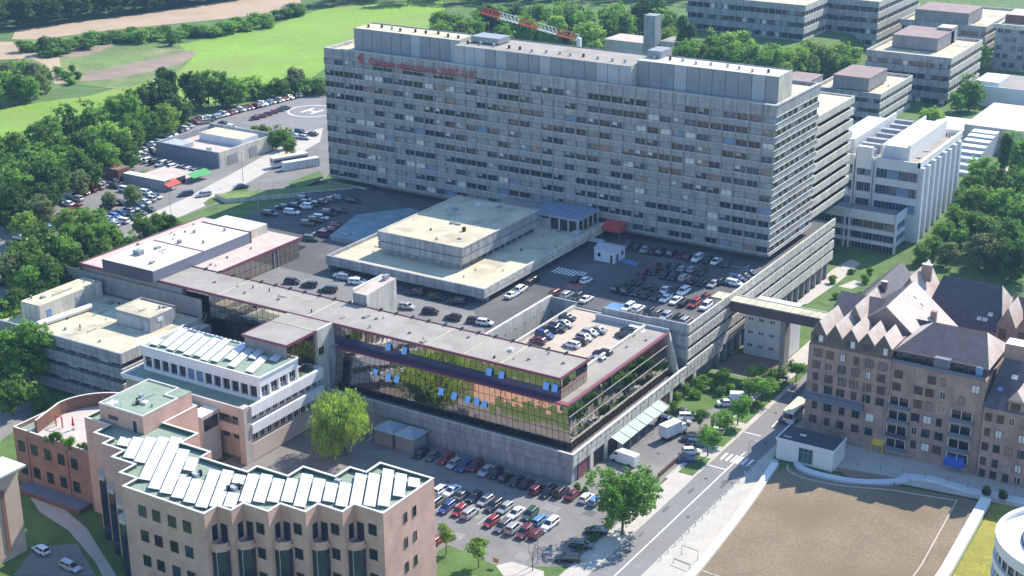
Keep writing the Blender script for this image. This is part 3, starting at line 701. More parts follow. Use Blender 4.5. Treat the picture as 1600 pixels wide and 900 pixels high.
for t in (.25,.5,.75): mb.tube([(-131.8-1.7*t,233.3+1.2*t,5.7+9.3*t),(-131.8-1.7*t,278.3,5.7+9.3*t)], .06, CONC_PALE_SUN, 4)
mb.build('side_glass', None, go)
mb = MB(); mb.box(-191.5,-133.7,234.5,246.4,5.6,14.9,CONCD); mb.box(-139.4,-133.7,246.35,278.4,5.6,14.9,CONCD); mb.box(-159.3,-139.3,246.35,282,5.6,14.05,CONCD); mb.build('core_wall', None, go)
mb = MB()      # low roofs and the parked roof
mb.box(-139.5,-133.4,234.3,279,14.9,15.2,CONC,ROOFG); mb.box(-159.4,-139.5,246.4,282.6,14.1,14.4,CONC,PAVE); mb.prism([(-159.3,282.6),(-152.4,282.6),(-152.4,283.4),(-159.3,283.4)],14.2,14.7,PAVE)
mb.build('low_roof', None, go)
ROOFT = mat('tan_deck_paving', (.47,.385,.30), .9, var=.1, scale=.2, var2=.07, scale2=2)
mb = MB(); mb.box(-159.2,-139.7,246.6,282.5,14.41,14.42,ROOFT); mb.build('roof_car_park_paving', None, go)
mb = MB(); mb.box(-139.7,-139.1,246.6,279.2,14.4,15.9,CONC_PALE_SUN); mb.box(-159.8,-159.3,246.6,283,13,15.4,CONC_PALE_SUN); mb.box(-152,-133.6,279,279.4,14.4,15.9,PANL); mb.build('roof_parapet', None, go)
mb = MB(); mb.prism([(-134.2,278.6),(-130.9,278.6),(-130.9,279.3),(-134.2,279.3)],5.7,6.0,CONC_PALE_SUN)
mb.face([(-130.6,278.6,5.8),(-130.6,279.3,5.8),(-133.3,279.3,15.3),(-133.3,278.6,15.3)],CONC_PALE_SUN); mb.face([(-130.6,278.6,5.8),(-133.3,278.6,15.3),(-134.5,278.6,15.3),(-134.5,278.6,5.8)],CONC_PALE_SUN); mb.face([(-130.6,279.3,5.8),(-134.5,279.3,5.8),(-134.5,279.3,15.3),(-133.3,279.3,15.3)],CONC_PALE_SUN)
mb.build('end_slab', None, go)
mb = MB(); mb.box(-192,-133.3,233.9,235.3,14.95,15.25,MAROON); mb.box(-134.0,-133.2,235.3,278.6,14.95,15.3,MAROON); mb.build('low_roof_edge', None, go)
BLUEBAND = glass('dark_blue_glass_band', (.03,.035,.10), .12)
mb = MB(); mb.box(-240,-136.1,235.6,246.3,15.0,19.9,CONCD); mb.build('upper_core', None, go)
mb = MB(); panegrid(mb, (-192.6,235.35,17.3), (-135.9,235.35,17.3), (-135.9,235.5,19.8), (-192.6,235.5,19.8), 40, 1, GLASSB, rg); mb.build('upper_front_glass', None, go)
mb = MB(); mb.box(-192.6,-135.95,235.35,235.6,15.25,17.25,BLUEBAND); mb.build('upper_band', None, go)
mb = MB(); panegrid(mb, (-135.85,235.6,15.3), (-135.85,246.3,15.3), (-135.85,246.3,19.8), (-135.85,235.6,19.8), 7, 2, GLASSB, rg); mb.build('upper_side_glass', None, go)
mb = MB(); panegrid(mb, (-240,235.4,14.2), (-205,235.4,14.2), (-205,235.4,19.8), (-240,235.4,19.8), 22, 2, GLASSB, rg); mb.build('court_glass', None, go)
mb = MB(); mb.box(-247,-135.9,235.2,246.4,19.9,20.1,MAROON,ROOFG)
for x in (-226,-200,-168.5,-159,-150): mb.box(x,x+.25,235.4,246.2,20.1,20.16,ROOFP)
mb.build('long_roof', None, go)
mb = MB(); mb.box(-247,-135.6,234.95,235.2,19.7,20.25,MAROON); mb.box(-247,-135.6,246.4,246.65,19.7,20.3,MAROON); mb.box(-135.9,-135.6,235.2,246.4,19.7,20.25,MAROON)
for i in range(24): mb.box(-240+4.3*i,-239.6+4.3*i,246.1,247.0,20.3,20.6,BLACKM)
mb.build('long_roof_edge', None, go)
mb = MB()
for x, y in ((-232,241),(-212,240),(-186,242),(-175,239),(-163,243.5),(-146,240),(-139,242)): mb.cyl(x,y,20.1,20.5,.35,CONCD,8)
mb.box(-152,-151,241.6,242.4,20.1,20.7,WHITEM); mb.build('roof_vent', None, go)
# short wing coming forward
mb = MB(); mb.box(-204.8,-193.2,220.3,235.2,5,19.9,CONCD); mb.build('wing_core', None, go)
mb = MB(); mb.box(-205,-193,220,235.2,19.9,20.1,MAROON,ROOFG); mb.box(-205.2,-192.8,219.8,220,19.7,20.25,MAROON); mb.box(-193,-192.75,220,230,19.7,20.25,MAROON); mb.box(-205.2,-205,220,230,19.7,20.25,MAROON); mb.box(-204.8,-193,229.3,229.6,20.1,20.2,ROOFP); mb.build('wing_roof', None, go)
mb = MB(); panegrid(mb, (-193.1,220.3,8), (-193.1,229.4,8), (-193.1,229.4,19.7), (-193.1,220.3,19.7), 7, 5, GLASSB, rg); mb.build('wing_glass', None, go)
mb = MB(); mb.box(-193.15,-192.5,229.5,235.3,5.7,20.25,CONC_PALE_SUN); mb.box(-193.05,-192.4,229.8,231.4,14.5,16.2,GLASSD); mb.box(-192.6,-191.4,233.0,235.3,5.7,15.3,CONC); mb.build('end_slab', None, go)
# tilted-open panes: each swings on its top edge
def tilted(x, z, y):
    mb = MB(); u = Vector((1,0,0)); d = Vector((0,-.42,-.9)).normalized(); n = u.cross(d).normalized()
    mb.obox(Vector((x,y,z))+d*.75, u, d, n, .62, .75, .03, GLASSOP); mb.build('open_pane', None, go)
for t in (-177.8,-173.6,-152.4,-149.4,-138.9,-136.9): tilted(t, 17.6+.9, 235.28)
for t, zz in ((-180.5,12.4),(-177,12.2),(-174.8,12.2),(-163.5,12.0),(-160.2,11.8),(-156.8,11.8),(-154.6,11.9),(-152.8,11.7),(-171.2,8.9)): tilted(t, zz, 233.95)
# two glass pyramid kiosks against the base
PYR = glass('blue_skylight_glass', (.25, .33, .40), .15)
for i, (x, lab) in enumerate(((-172.6,'glass pyramid roof kiosk beside the willow, left of a similar one'),(-167.2,'glass pyramid roof kiosk nearest the parked cars along the office base'))):
    t = thing('skylight_kiosk', lab, 'kiosk', (x, 227.6, 0), 0, 'pyramid roofed kiosks')
    mb = MB(); mb.box(-2.3,2.3,-2.3,2.3,0,3.4,GREYM); mb.build('wall', None, t).location = (0,0,0)
    t.children[-1].data.transform(Matrix.Translation((x,227.6,0)))
    mb = MB(); c = [(-2.6,-2.6,3.4),(2.6,-2.6,3.4),(2.6,2.6,3.4),(-2.6,2.6,3.4)]; ap = (0,0,4.9)
    for k in range(4): mb.face([c[k], c[(k+1)%4], ap], PYR); mb.tube([c[k], ap], .07, CONC_PALE_SUN, 4); mb.tube([c[k], c[(k+1)%4]], .07, CONC_PALE_SUN, 4)
    mb.face(c[::-1], GREYM); o = mb.build('roof', None, t); o.data.transform(Matrix.Translation((x,227.6,0)))
# green-blue glass canopy along the street side
CAN = glass('canopy_glass', (.21, .30, .27), .45, spec=.3)
cp = thing('glass_canopy', 'long sloping greenish glass canopy along the street side of the concrete base', 'canopy', (-129, 260, 0))
mb = MB()
for i in range(6): mb.face([(-129.9,246+3.6*i,4.3),(-127.2,246+3.6*i,3.3),(-127.2,249.5+3.6*i,3.3),(-129.9,249.5+3.6*i,4.3)], CAN); mb.face([(-129.9,249.5+3.6*i,4.28),(-127.2,249.5+3.6*i,3.28),(-127.2,246+3.6*i,3.28),(-129.9,246+3.6*i,4.28)], CAN)
mb.build('glass_roof', None, cp)
mb = MB()
for i in range(7): mb.tube([(-129.9,245.9+3.6*i,4.35),(-127.1,245.9+3.6*i,3.35)], .08, GREYM, 4); mb.tube([(-127.2,245.9+3.6*i,0),(-127.2,245.9+3.6*i,3.3)], .06, GREYM, 5)
mb.build('frame', None, cp)
# ------------------------------------------------------------------ stair tower behind the long roof
st = thing('stair_tower', 'small pale concrete stair tower with sloping roof rising behind the long gravel roof', 'stair tower', (-194.7, 252, 15))
mb = MB(); x0, x1, y0, y1 = -196.4,-192.6,247.2,258.4
mb.face([(x0,y0,15),(x1,y0,15),(x1,y0,22.6),(x0,y0,22.6)],CONC); mb.face([(x1,y0,15),(x1,y1,15),(x1,y1,23.2),(x1,y0,22.6)],CONC_PALE_SUN); mb.face([(x1,y1,15),(x0,y1,15),(x0,y1,23.2),(x1,y1,23.2)],CONC); mb.face([(x0,y1,15),(x0,y0,15),(x0,y0,22.6),(x0,y1,23.2)],CONC); mb.face([(x0,y0,22.6),(x1,y0,22.6),(x1,y1,23.2),(x0,y1,23.2)],ROOFPK)
mb.build('wall', None, st)
mb = MB(); mb.box(x0-.1,x0+.2,y0,y1,22.9,23.5,WHITEM); mb.box(x1-2.2,x1-1.2,y1-2.4,y1-.8,23.1,24.2,GREYM); mb.box(x1-.004,x1+.03,251.5,253,15.1,17.4,GREYM); mb.build('roof_edge', None, st)
mb = MB(); mb.box(-203.8,-203.3,247,262,15,16.2,CONC_PALE_SUN); mb.box(-203.3,-196.4,249,252,15,17.6,CONC_PALE_SUN); tag(mb.build('ramp_wall', None, None, None, (-200,254,15)), 'low pale ramp wall left of the small stair tower behind the long roof', 'wall')
# ------------------------------------------------------------------ dark walled hall with white roof (left of the deck)
lh = thing('white_roof_hall', 'long low hall with bright white stepped roof and dark maroon walls', 'hall', (-255, 255, 14))
mb = MB(); mb.box(-268.5,-236.4,234.6,276.5,9,19.8,CONCD); mb.build('core_wall', None, lh)
mb = MB(); panegrid(mb, (-236.2,246.7,15), (-236.2,276.4,15), (-236.2,276.4,19.7), (-236.2,246.7,19.7), 16, 2, GLASSB, rg); mb.build('side_glass', None, lh)
mb = MB(); mb.box(-269,-247,234.2,277,19.8,20.1,MAROON,ROOFPK); mb.box(-247,-236.1,246.7,277,19.8,20.08,MAROON,ROOFPK); mb.build('low_roof', None, lh)
mb = MB(); mb.box(-236.1,-235.8,246.7,277,19.6,20.3,MAROON); mb.box(-269.3,-269,234,277,19.6,20.3,MAROON); mb.box(-269,-247,233.9,234.2,19.6,20.3,MAROON); mb.build('low_roof_edge', None, lh)
DKB = mat('dark_blue_cladding', (.05,.055,.085), .5, var=.1); SLB = mat('slate_blue_cladding', (.17,.19,.24), .55, var=.08, streak=.05)
mb = MB(); mb.box(-260.2,-244.2,233.4,267.3,20.1,22.8,DKB,ROOFW); mb.box(-244.2,-244.1,233.4,267.3,20.1,22.8,SLB)
mb.box(-260.3,-244,233.2,233.4,20.1,23,DKB); mb.box(-260.3,-244,250.2,250.6,22.8,22.9,MAROON); mb.box(-260.3,-244,267.3,267.6,20.1,23,MAROON); mb.build('upper_storey', None, lh)
mb = MB(); mb.box(-260,-246,267.6,276,20.1,22.4,CONC_PALE_SUN,ROOFW); mb.build('rear_block', None, lh)
mb = MB(); mb.box(-257,-254.8,240,241.6,22.8,23.9,PANB); mb.cyl(-248.5,237.5,22.8,23.3,.5,GREYM,8); mb.box(-254,-253,251.8,252.6,22.9,23.6,GREYM); mb.cyl(-256,260,22.8,23.5,.4,GREYM,8); mb.build('roof_vent', None, lh)
mb = MB(); mb.tube([(-236,268,15),(-236,268,20)], .15, GREYM, 6); mb.tube([(-236,266.4,15),(-236,266.4,20)], .15, GREYM, 6)
for k in range(8): mb.tube([(-236,266.4,15.4+.6*k),(-236,268,15.4+.6*k)], .05, GREYM, 4)
mb.build('ladder', None, lh)
# ------------------------------------------------------------------ concrete block with pale yellowish roof
cb = thing('concrete_block', 'broad grey concrete block with pale yellowish flat roof and two roof huts', 'office block', (-250, 223, 0))
BX0, BX1, BY0, BY1 = -274.0, -230.3, 208.6, 234.0
mb = MB(); mb.box(BX0+1.2,BX1-1.2,BY0+1.2,BY1,0,13.6,CONCD); mb.build('core_wall', None, cb)
mb = MB(); mb.box(BX0+.4,BX1-.4,BY0+.4,BY1,13.2,13.7,CONC,ROOFP); mb.build('roof', None, cb)
mb = MB()
for zb, zt in ((11.6,14.1),(8.0,10.4),(4.4,6.8),(.8,3.2)):
    mb.box(BX0,BX1,BY0,BY0+.5,zb,zt,CONC); mb.box(BX1-.5,BX1,BY0+.5,BY1,zb,zt,CONC_PALE_SUN); mb.box(BX0,BX0+.5,BY0+.5,BY1,zb,zt,CONC)
    for i in range(14): mb.box(BX0+1+3.2*i,BX0+1.15+3.2*i,BY0-.04,BY0,zb,zt,CONCD)
    mb.box(BX0-.05,BX1+.05,BY0-.06,BY0-.04,zb+1.1,zb+1.25,CONCD)
mb.build('parapet_band', None, cb)
for zr in (10.4,6.8,3.2):
    for i in range(12): window(cb, (BX0+3.4+3.4*i, BY0+1.16, zr+.6), (1,0,0), 2.4, 1.15, GLASSD if (i*7+int(zr))%5 else BLINDW, CONCD)
    for i in range(6): window(cb, (BX1-1.16, BY0+3+3.6*i, zr+.6), (0,1,0), 2.4, 1.15, GLASSD, CONCD)
mb = MB(); mb.box(-266.8,-260.6,213.6,232.6,13.7,17.5,CONC_PALE_SUN,ROOFP); mb.box(-260.6,-260.52,215.5,216.9,13.75,15.9,BLINDB); mb.box(-260.6,-260.52,224.5,226.8,13.75,16.2,PANL); mb.box(-262,-261,231,231.5,17.5,17.9,GREYM); mb.build('roof_hut', None, cb, 'long pale roof hut at the back left')
mb = MB(); mb.box(-244.6,-234.0,221.6,229.6,13.7,17.3,CONC,ROOFP); mb.box(-244.5,-237,221.55,221.6,14.2,16.6,PANL); mb.box(-236,-234.6,221.54,221.6,13.75,16.2,PANL); mb.box(-244.7,-233.9,229.4,229.7,17.3,17.7,CONCD); mb.box(-244.7,-244.4,221.6,229.4,17.3,17.6,CONC_PALE_SUN); mb.box(-234,-233.9,224,225.4,15.6,16.6,WHITEM); mb.build('roof_hut', None, cb, 'square roof hut nearer the solar roof')
mb = MB(); mb.tube([(-258.2,210.5,14.5),(-256.4,225,14.5)], .75, WHITEM, 10); mb.cyl(-252,213,13.7,14.3,.3,GREYM,6); mb.cyl(-240,212,13.7,14.1,.3,GREYM,6); mb.build('roof_duct', None, cb)
mb = MB(); mb.box(-274,-230,234.05,234.15,14,18.5,CONCD); mb.box(BX1-.4,-227.5,224,234,8,12.8,CONC,ROOFP); mb.box(-228.2,-227.6,222,230,8,13.9,CONC_PALE_SUN); mb.build('link_block', None, cb)
roof_bits(cb, -259, -246, 210, 233, 13.7, 12); roof_bits(cb, -266, -261, 215, 231, 17.5, 4); roof_bits(cb, -243, -235, 222.5, 229, 17.3, 3); roof_bits(lh, -259, -245, 235, 266, 22.8, 9); roof_bits(lh, -267.5, -261.5, 236, 275, 20.1, 7); roof_bits(lh, -244, -237, 248, 276, 20.1, 5); roof_bits(go, -235, -138, 236.5, 245, 20.1, 16); roof_bits(go, -138.5, -134.5, 248, 278, 15.2, 4)
sheet('sunk_court', [(-230,222),(-193,222),(-193,236),(-230,236)], 4.0, CONCD)
# ------------------------------------------------------------------ solar panels
SD = Vector((-.40,.917,0)).normalized()
def inside(p, poly):
    x, y = p; r = False
    for i in range(len(poly)):
        x1, y1 = poly[i]; x2, y2 = poly[i-1]
        if (y1 > y) != (y2 > y) and x < (x2-x1)*(y-y1)/(y2-y1)+x1: r = not r
    return r
def panels(poly, z, parent, sd, pitch, width, tilt, gaps=(), inset=.6, seed=3, plen=1.65):
    """rows of tilted modules along sd; each run is one array object on two rails"""
    rnd = random.Random(seed); sd = Vector(sd).normalized(); n = Vector((sd.y, -sd.x, 0)); out = []
    cx = sum(p[0] for p in poly)/len(poly); cy = sum(p[1] for p in poly)/len(poly); c = Vector((cx, cy, 0))
    for k in range(-30, 31):
        o = c+n*(k*pitch); run = []; runs = []
        for q in range(-40, 41):
            p0 = o+sd*(q*plen); ok = True
            for a in (-.5, .5):
                for b in (-.5, .5):
                    w = p0+sd*a*(plen+inset)+n*b*(width+inset)
                    if not inside((w.x, w.y), poly): ok = False
            for g in gaps:
                if (Vector((g[0], g[1], 0))-p0).length < g[2]: ok = False
            if ok: run.append(p0)
            else:
                if len(run) > 1: runs.append(run)
                run = []
        if len(run) > 1: runs.append(run)
        for run in runs:
            mb = MB(); u = sd; v = (n*math.cos(tilt)-Vector((0,0,1))*math.sin(tilt)); w = u.cross(v).normalized()
            if w.z < 0: w = -w
            hgt = .35+math.sin(tilt)*width/2
            for p0 in run:
                mb.obox(p0+Vector((0,0,z+hgt)), u, v, w, plen/2-.015, width/2-.015, .03, SOLAR)
                mb.obox(p0+Vector((0,0,z+hgt))-w*.035, u, v, w, plen/2, width/2, .012, WHITEM)
            a, b = run[0]-sd*plen/2, run[-1]+sd*plen/2
            for sg in (-1, 1):
                for e in (a+sd*.2, b-sd*.2, (a+b)/2):
                    q = e+n*sg*(width/2-.15)*math.cos(tilt); mb.box(q.x-.05,q.x+.05,q.y-.05,q.y+.05,z,z+hgt-sg*math.sin(tilt)*(width/2-.15),GREYM)
            out.append(mb.build('solar_array', None, parent))
    return out
# ------------------------------------------------------------------ white office with solar roof
wo = thing('solar_roof_office', 'white and pink office block with set back top storey full of solar panels', 'office block', (-207, 215, 0))
WBAND = mat('white_render', (.78,.77,.77), .7, var=.05, scale=.4, streak=.06); WTAN = mat('tan_render', (.46,.41,.36), .85, var=.08, scale=.4, streak=.08); PINKR = mat('pink_render', (.56,.46,.39), .8, var=.06, scale=.4)
mb = MB(); mb.box(-226,-191.4,205.6,228,0,11.4,WTAN); mb.build('core_wall', None, wo)
mb = MB(); mb.box(-226,-191.2,204.6,228.6,11.2,11.6,WBAND,ROOFGR); mb.build('terrace', None, wo)
mb = MB()
for zb, zt, m in ((10.2,12.5,WBAND),(6.3,8.4,WBAND)):
    mb.box(-191.2,-190.5,205.5,228.6,zb,zt,m); mb.box(-210,-191.6,203.8,204.4,zb,zt-.1,PINKR)
mb.box(-226,-191.2,204.3,204.7,11.6,12.2,WBAND); mb.box(-226,-225.6,204.7,229,11.6,12.2,WBAND); mb.box(-226,-191.2,228.4,228.8,11.6,12.5,WBAND)
mb.box(-191.3,-190.9,205.6,228.4,.2,4.0,PINKR); mb.build('parapet_band', None, wo)
mb = MB(); mb.box(-192.4,-190.8,203.4,205.4,0,12.6,WTAN); mb.build('corner_pier', None, wo)
for zr, hh, nn in ((8.5,1.6,10),(4.3,1.7,10)):
    for i in range(nn): window(wo, (-191.36, 207+2.15*i, zr+hh/2), (0,1,0), 1.5, hh, GLASSD, WBAND)
    for i in range(6): window(wo, (-208.5+2.7*i, 205.56, zr+hh/2-.2), (1,0,0), 1.7, hh, GLASSD if i != 3 else BLINDW, WTAN)
mb = MB()
mb.box(-224.2,-191.4,209.4,221.6,11.6,12.3,WBAND); mb.box(-224.2,-191.4,209.4,221.6,14.9,16.9,WBAND,ROOFGR)
mb.box(-223.4,-192.0,210,221,12.3,14.9,CONCD)
for i in range(14): mb.box(-224.2+2.45*i,-223.75+2.45*i,209.45,209.9,12.3,14.9,WBAND)
for i in range(5): mb.box(-191.85,-191.45,209.45+2.9*i,209.95+2.9*i,12.3,14.9,WBAND)
mb.build('top_storey', None, wo)
for i in range(13): window(wo, (-222.75+2.45*i, 209.96, 13.6), (1,0,0), 1.98, 2.4, GLASSD if i not in (5,6) else BLINDB, CONCD)
for i in range(4): window(wo, (-191.96, 211.15+2.9*i, 13.7), (0,1,0), 2.3, 2.2, GLASSD, WBAND)
mb = MB(); mb.box(-224.4,-191.2,209.2,209.5,16.9,17.25,WBAND); mb.box(-224.4,-191.2,221.5,221.8,16.9,17.25,WBAND); mb.box(-191.5,-191.2,209.5,221.5,16.9,17.25,WBAND); mb.box(-224.4,-224.1,209.5,221.5,16.9,17.25,WBAND)
for i in range(26): mb.box(-224+1.3*i,-223.4+1.3*i,221.6,222.0,16.2,17.3,BLACKM)
mb.build('roof_edge', None, wo)
panels([(-224,209.6),(-193.5,209.6),(-193.5,221.4),(-224,221.4)], 16.9, wo, (-.29,.957,0), 2.35, 1.7, R(12), gaps=((-208,219,1.6),(-203,211.5,1.6),(-199,213.5,1.6),(-197,219.5,1.7)), inset=.1, seed=5)
mb = MB(); mb.box(-204,-197,222.6,228,11.6,15.2,WTAN,ROOFGR); mb.build('rear_block', None, wo)
# ------------------------------------------------------------------ zigzag brick building with solar roof
ZZ = [(-133.2,173.1),(-139.2,173.1),(-139.2,170),(-144.35,170),(-144.35,166.8),(-149.7,166.8),(-149.7,163.7),(-155.1,163.7),(-155.1,160.8),(-158.15,160.8),(-158.15,157.6),
      (-176.8,157.6),(-176.8,160.9),(-181,160.9),(-181,164.5),(-186.6,164.5),(-186.6,167.4),(-191.9,167.4),(-191.9,169.8),(-196.6,169.8),(-196.6,173.6),(-203,173.6),
      (-203,188.5),(-188.5,188.5),(-188.5,179.7),(-179.9,179.7),(-179.9,175.3),(-172.8,175.3),(-172.8,172.9),(-162.3,172.9),(-162.3,175.4),(-155.3,175.4),(-155.3,179.5),(-148.2,179.5),(-148.2,183.6),(-144.7,183.6),(-144.7,187.7),(-133.2,187.7)]
zg = thing('zigzag_building', 'pink brick building with stepped zigzag outline and sky-bright solar panels on its roof', 'office building', (-165, 170, 0))
mb = MB(); mb.prism(ZZ, 0, 19.2, PINKB, ROOFGR); mb.build('wall', None, zg)
COPE = mat('pale_coping', (.62,.58,.52), .8, var=.06)
mb = MB(); cp_ = MB()
n = len(ZZ)
def off_poly(poly, d):
    """inset of a counter-clockwise axis-aligned polygon"""
    a = sum(poly[i][0]*poly[(i+1)%len(poly)][1]-poly[(i+1)%len(poly)][0]*poly[i][1] for i in range(len(poly)))
    s = 1 if a > 0 else -1; out = []
    for i in range(len(poly)):
        p, q, r = Vector(poly[i-1]), Vector(poly[i]), Vector(poly[(i+1)%len(poly)])
        e1, e2 = (q-p).normalized(), (r-q).normalized()
        n1, n2 = Vector((-e1.y, e1.x))*s, Vector((-e2.y, e2.x))*s
        out.append(tuple(q+n1*d+n2*d) if abs(n1.dot(n2)) < .5 else tuple(q+n1*d))
    return out
def parapet(mb, poly, z0, z1, t, m, mt, ov=0.0):
    o = off_poly(poly, -ov) if ov else poly; q = off_poly(poly, t)
    for i in range(len(o)):
        j = (i+1) % len(o); a, b, c, d = o[i], o[j], q[j], q[i]
        A = lambda p, z: (p[0], p[1], z)
        mb.face([A(a,z0),A(b,z0),A(b,z1),A(a,z1)][::-1], m); mb.face([A(d,z0),A(c,z0),A(c,z1),A(d,z1)], mt); mb.face([A(a,z1),A(b,z1),A(c,z1),A(d,z1)][::-1], m); mb.face([A(a,z0),A(b,z0),A(c,z0),A(d,z0)], m)
parapet(mb, ZZ, 19.2, 19.85, .32, PINKB, mat('dark_green_upstand', (.05,.10,.065), .8)); mb.build('parapet', None, zg)
parapet(cp_, ZZ, 19.85, 20.0, .38, COPE, COPE, .05); cp_.build('coping', None, zg)
PLY = off_poly(ZZ, .25)
panels([p for p in PLY if not (p[0] < -187.5 and p[1] > 173.5)]+[], 19.2, zg, (-.535,.845,0), 2.32, 1.98, R(12), gaps=((-169.5,167.5,1.5),(-160.5,167.2,1.5),(-147,178.8,1.5),(-178,176.2,1.8)), inset=.35, seed=9)
mb = MB()
for x, y in ((-169.5,167.5),(-160.5,167.2)): mb.box(x-.7,x+.7,y-.4,y+.6,19.2,20.0,PANL); mb.cyl(x-.5,y-.6,19.2,20.3,.35,BLACKM,8); mb.cyl(x+.5,y+.9,19.2,20.3,.35,BLACKM,8)
mb.box(-147.6,-146.4,178.4,179.2,19.2,19.9,PANL); mb.build('roof_vent', None, zg)
WF = mat('dark_window_frame', (.06,.055,.06), .6)
for i, x in enumerate((-172.4,-169.2,-165.6,-162.2)):
    for j, z in enumerate((16.4,11.6,6.8)): window(zg, (x,157.58,z), (1,0,0), 1.75, 2.1, GLASSD if (i+j)%4 else GLASSBL, WF)
for x, y in ((-135.5,173.08),(-140.9,169.98),(-146.2,166.78),(-151.6,163.68),(-178.2,160.88),(-183.2,164.48),(-188.6,167.38),(-193.6,169.78)):
    for z in (16.3,11.6,6.9,2.2): window(zg, (x,y,z), (1,0,0), 1.65, 2.0, GLASSD, WF)
for y in (179.1,181.6):
    for z in (16.4,11.6,6.9): window(zg, (-133.18,y+(.0 if y < 180 else .1),z), (0,1,0), .9, 1.9, GLASSD, WF, bars=0)
for x, y in ((-138,187.72),(-142,187.72),(-150.5,179.52),(-153.4,179.52),(-158.8,175.42),(-165,172.92),(-169,172.92)):
    for z in (16.3,11.6,6.9,2.4): window(zg, (x,y,z), (-1,0,0), 1.7, 2.0, GLASSBL, WF)
BAYG = glass('blue_bay_glass', (.02,.03,.05), .08)
for x, y in ((-139.2,173.1),(-144.35,170),(-149.7,166.8),(-155.1,163.7),(-158.15,160.8)):
    b = MB(); pts = [(x+.02,y-.02),(x+.02,y-2.0),(x+.95,y-2.05),(x+2.0,y-1.0),(x+2.05,y-.02)]
    b.prism(pts, 0, 12.6, BAYG)
    for p in pts[1:4]: b.cyl(p[0],p[1],0,12.6,.07,PANL if p is pts[2] else WF,5)
    b.prism([(x+.02,y-.02),(x+.02,y-2.3),(x+1.2,y-2.35),(x+2.3,y-1.2),(x+2.35,y-.02)], 12.6, 13.3, PINKB, ROOFGR)
    b.prism([(x+.02,y-.6),(x+.02,y-2.3),(x+1.2,y-2.35),(x+2.3,y-1.2),(x+2.35,y-.6),(x+2.2,y-.6),(x+2.15,y-1.15),(x+1.1,y-2.2),(x+.2,y-2.2),(x+.2,y-.6)], 13.3, 14.1, PINKB)
    b.box(x+.02,x+.10,y-1.7,y-.5,13.5,16.9,BAYG); b.box(x+.5,x+1.9,y-.10,y-.02,13.5,16.9,BAYG)
    b.build('glazed_bay', None, zg)
for x, y in ((-177.2,158.6),(-181.4,162.2),(-187,165.4),(-192.3,168.2)):
    b = MB(); b.prism([(x-2.2,y+2.2),(x-2.2,y),(x-1.0,y-1.1),(x+.38,y-1.1),(x+.38,y+2.2)], 0, 12.5, BAYG); b.prism([(x-2.3,y+2.2),(x-2.3,y-.1),(x-1.1,y-1.2),(x+.38,y-1.2),(x+.38,y+2.2)], 12.5, 13.2, PINKR)
    b.build('glazed_bay', None, zg)
for x, y in ((-137.6,173.04),(-142.7,169.94),(-148,166.74),(-153.4,163.64)):
    b = MB(); b.tube([(x,y-.02,0),(x,y-.02,15.2)], .07, MAROON, 5); b.build('rain_pipe', None, zg)
mb = MB(); mb.box(-200.2,-189.0,175,187.8,19.3,22.8,PINKB,ROOFGR); mb.box(-192.6,-189,184,187.8,22.82,23.0,ROOFGR)
parapet(mb, [(-200.2,175),(-189,175),(-189,184.2),(-192.2,184.2),(-192.2,187.8),(-200.2,187.8)], 22.8, 23.1, .25, COPE, COPE, .04)
mb.box(-191.6,-190.8,174.94,175,19.3,21.4,BAYG); mb.box(-198,-195.5,174.94,175,20.4,21.2,WF); mb.box(-196,-195.3,181,181.7,22.8,23.4,PANL); mb.box(-193.4,-192.2,179,180,22.8,23.3,WHITEM); mb.cyl(-193.8,178.6,22.8,23.5,.4,BLACKM,8)
for i in range(4): mb.tube([(-199.5+1.5*i,175.5,22.8),(-199.5+1.5*i,175.5,24.2)], .04, GREYM, 4)
hut = mb.build('roof_hut', None, zg)
mb = MB(); mb.box(-208,-203,188.6,204,0,11.0,PINKR,ROOFGR); mb.box(-201.4,-197.8,198.6,203.7,0,11.0,WTAN,WHITEM); mb.box(-197.8,-197.7,199.2,203.2,7.6,10.2,GLASSD); mb.build('link_block', None, zg)
BROWNB = brickmat('brown_pink_brick', (.33,.185,.14), (.28,.155,.12), (.31,.21,.17))
# terrace building with the curved brick wall
tb = thing('terrace_building', 'brick wing with roof terrace enclosed by a curved brown brick wall', 'building', (-214, 184, 0))
arc = [(-219.9,176.2)]+[(-211.2+11.2*math.cos(a), 184.5+10.2*math.sin(a)) for a in [R(t) for t in range(180, 84, -8)]]
mb = MB(); mb.prism([(-225,174.5),(-203.1,174.5),(-203.1,194.5),(-211,195.2),(-219,193),(-225,186)], 0, 11.2, BROWNB, mat('terrace_paving', (.50,.43,.38), .9, var=.1, scale=.5)); mb.build('wall', None, tb)
mb = MB()
for a, b in zip(arc[:-1], arc[1:]):
    a = Vector((*a,0)); b = Vector((*b,0)); d = (b-a).normalized(); nn = Vector((-d.y,d.x,0))
    mb.prism([tuple(a[:2]),tuple(b[:2]),tuple((b+nn*.45)[:2]),tuple((a+nn*.45)[:2])], 11.2, 14.0, REDB, COPE)
mb.build('curved_wall', None, tb)
mb = MB(); mb.box(-225,-203.2,174.5,174.9,11.2,12.1,BROWNB,COPE); mb.box(-225,-224.6,174.9,187,11.2,12.1,BROWNB,COPE); mb.box(-224.6,-220.5,174.9,182,11.2,11.25,ROOFGR); mb.box(-203.6,-203.2,174.9,190,11.2,12.2,PINKB,COPE); mb.build('parapet', None, tb)
for x in (-223,-219.4,-215.6,-211.9,-208.3):
    for z in (8.4,3.4): window(tb, (x,174.48,z), (1,0,0), 1.75, 2.3, GLASSD, WF)
for x in (-221.2,-210):
    mb = MB(); mb.tube([(x,174.42,0),(x,174.42,11)], .07, MAROON, 5); mb.build('rain_pipe', None, tb)
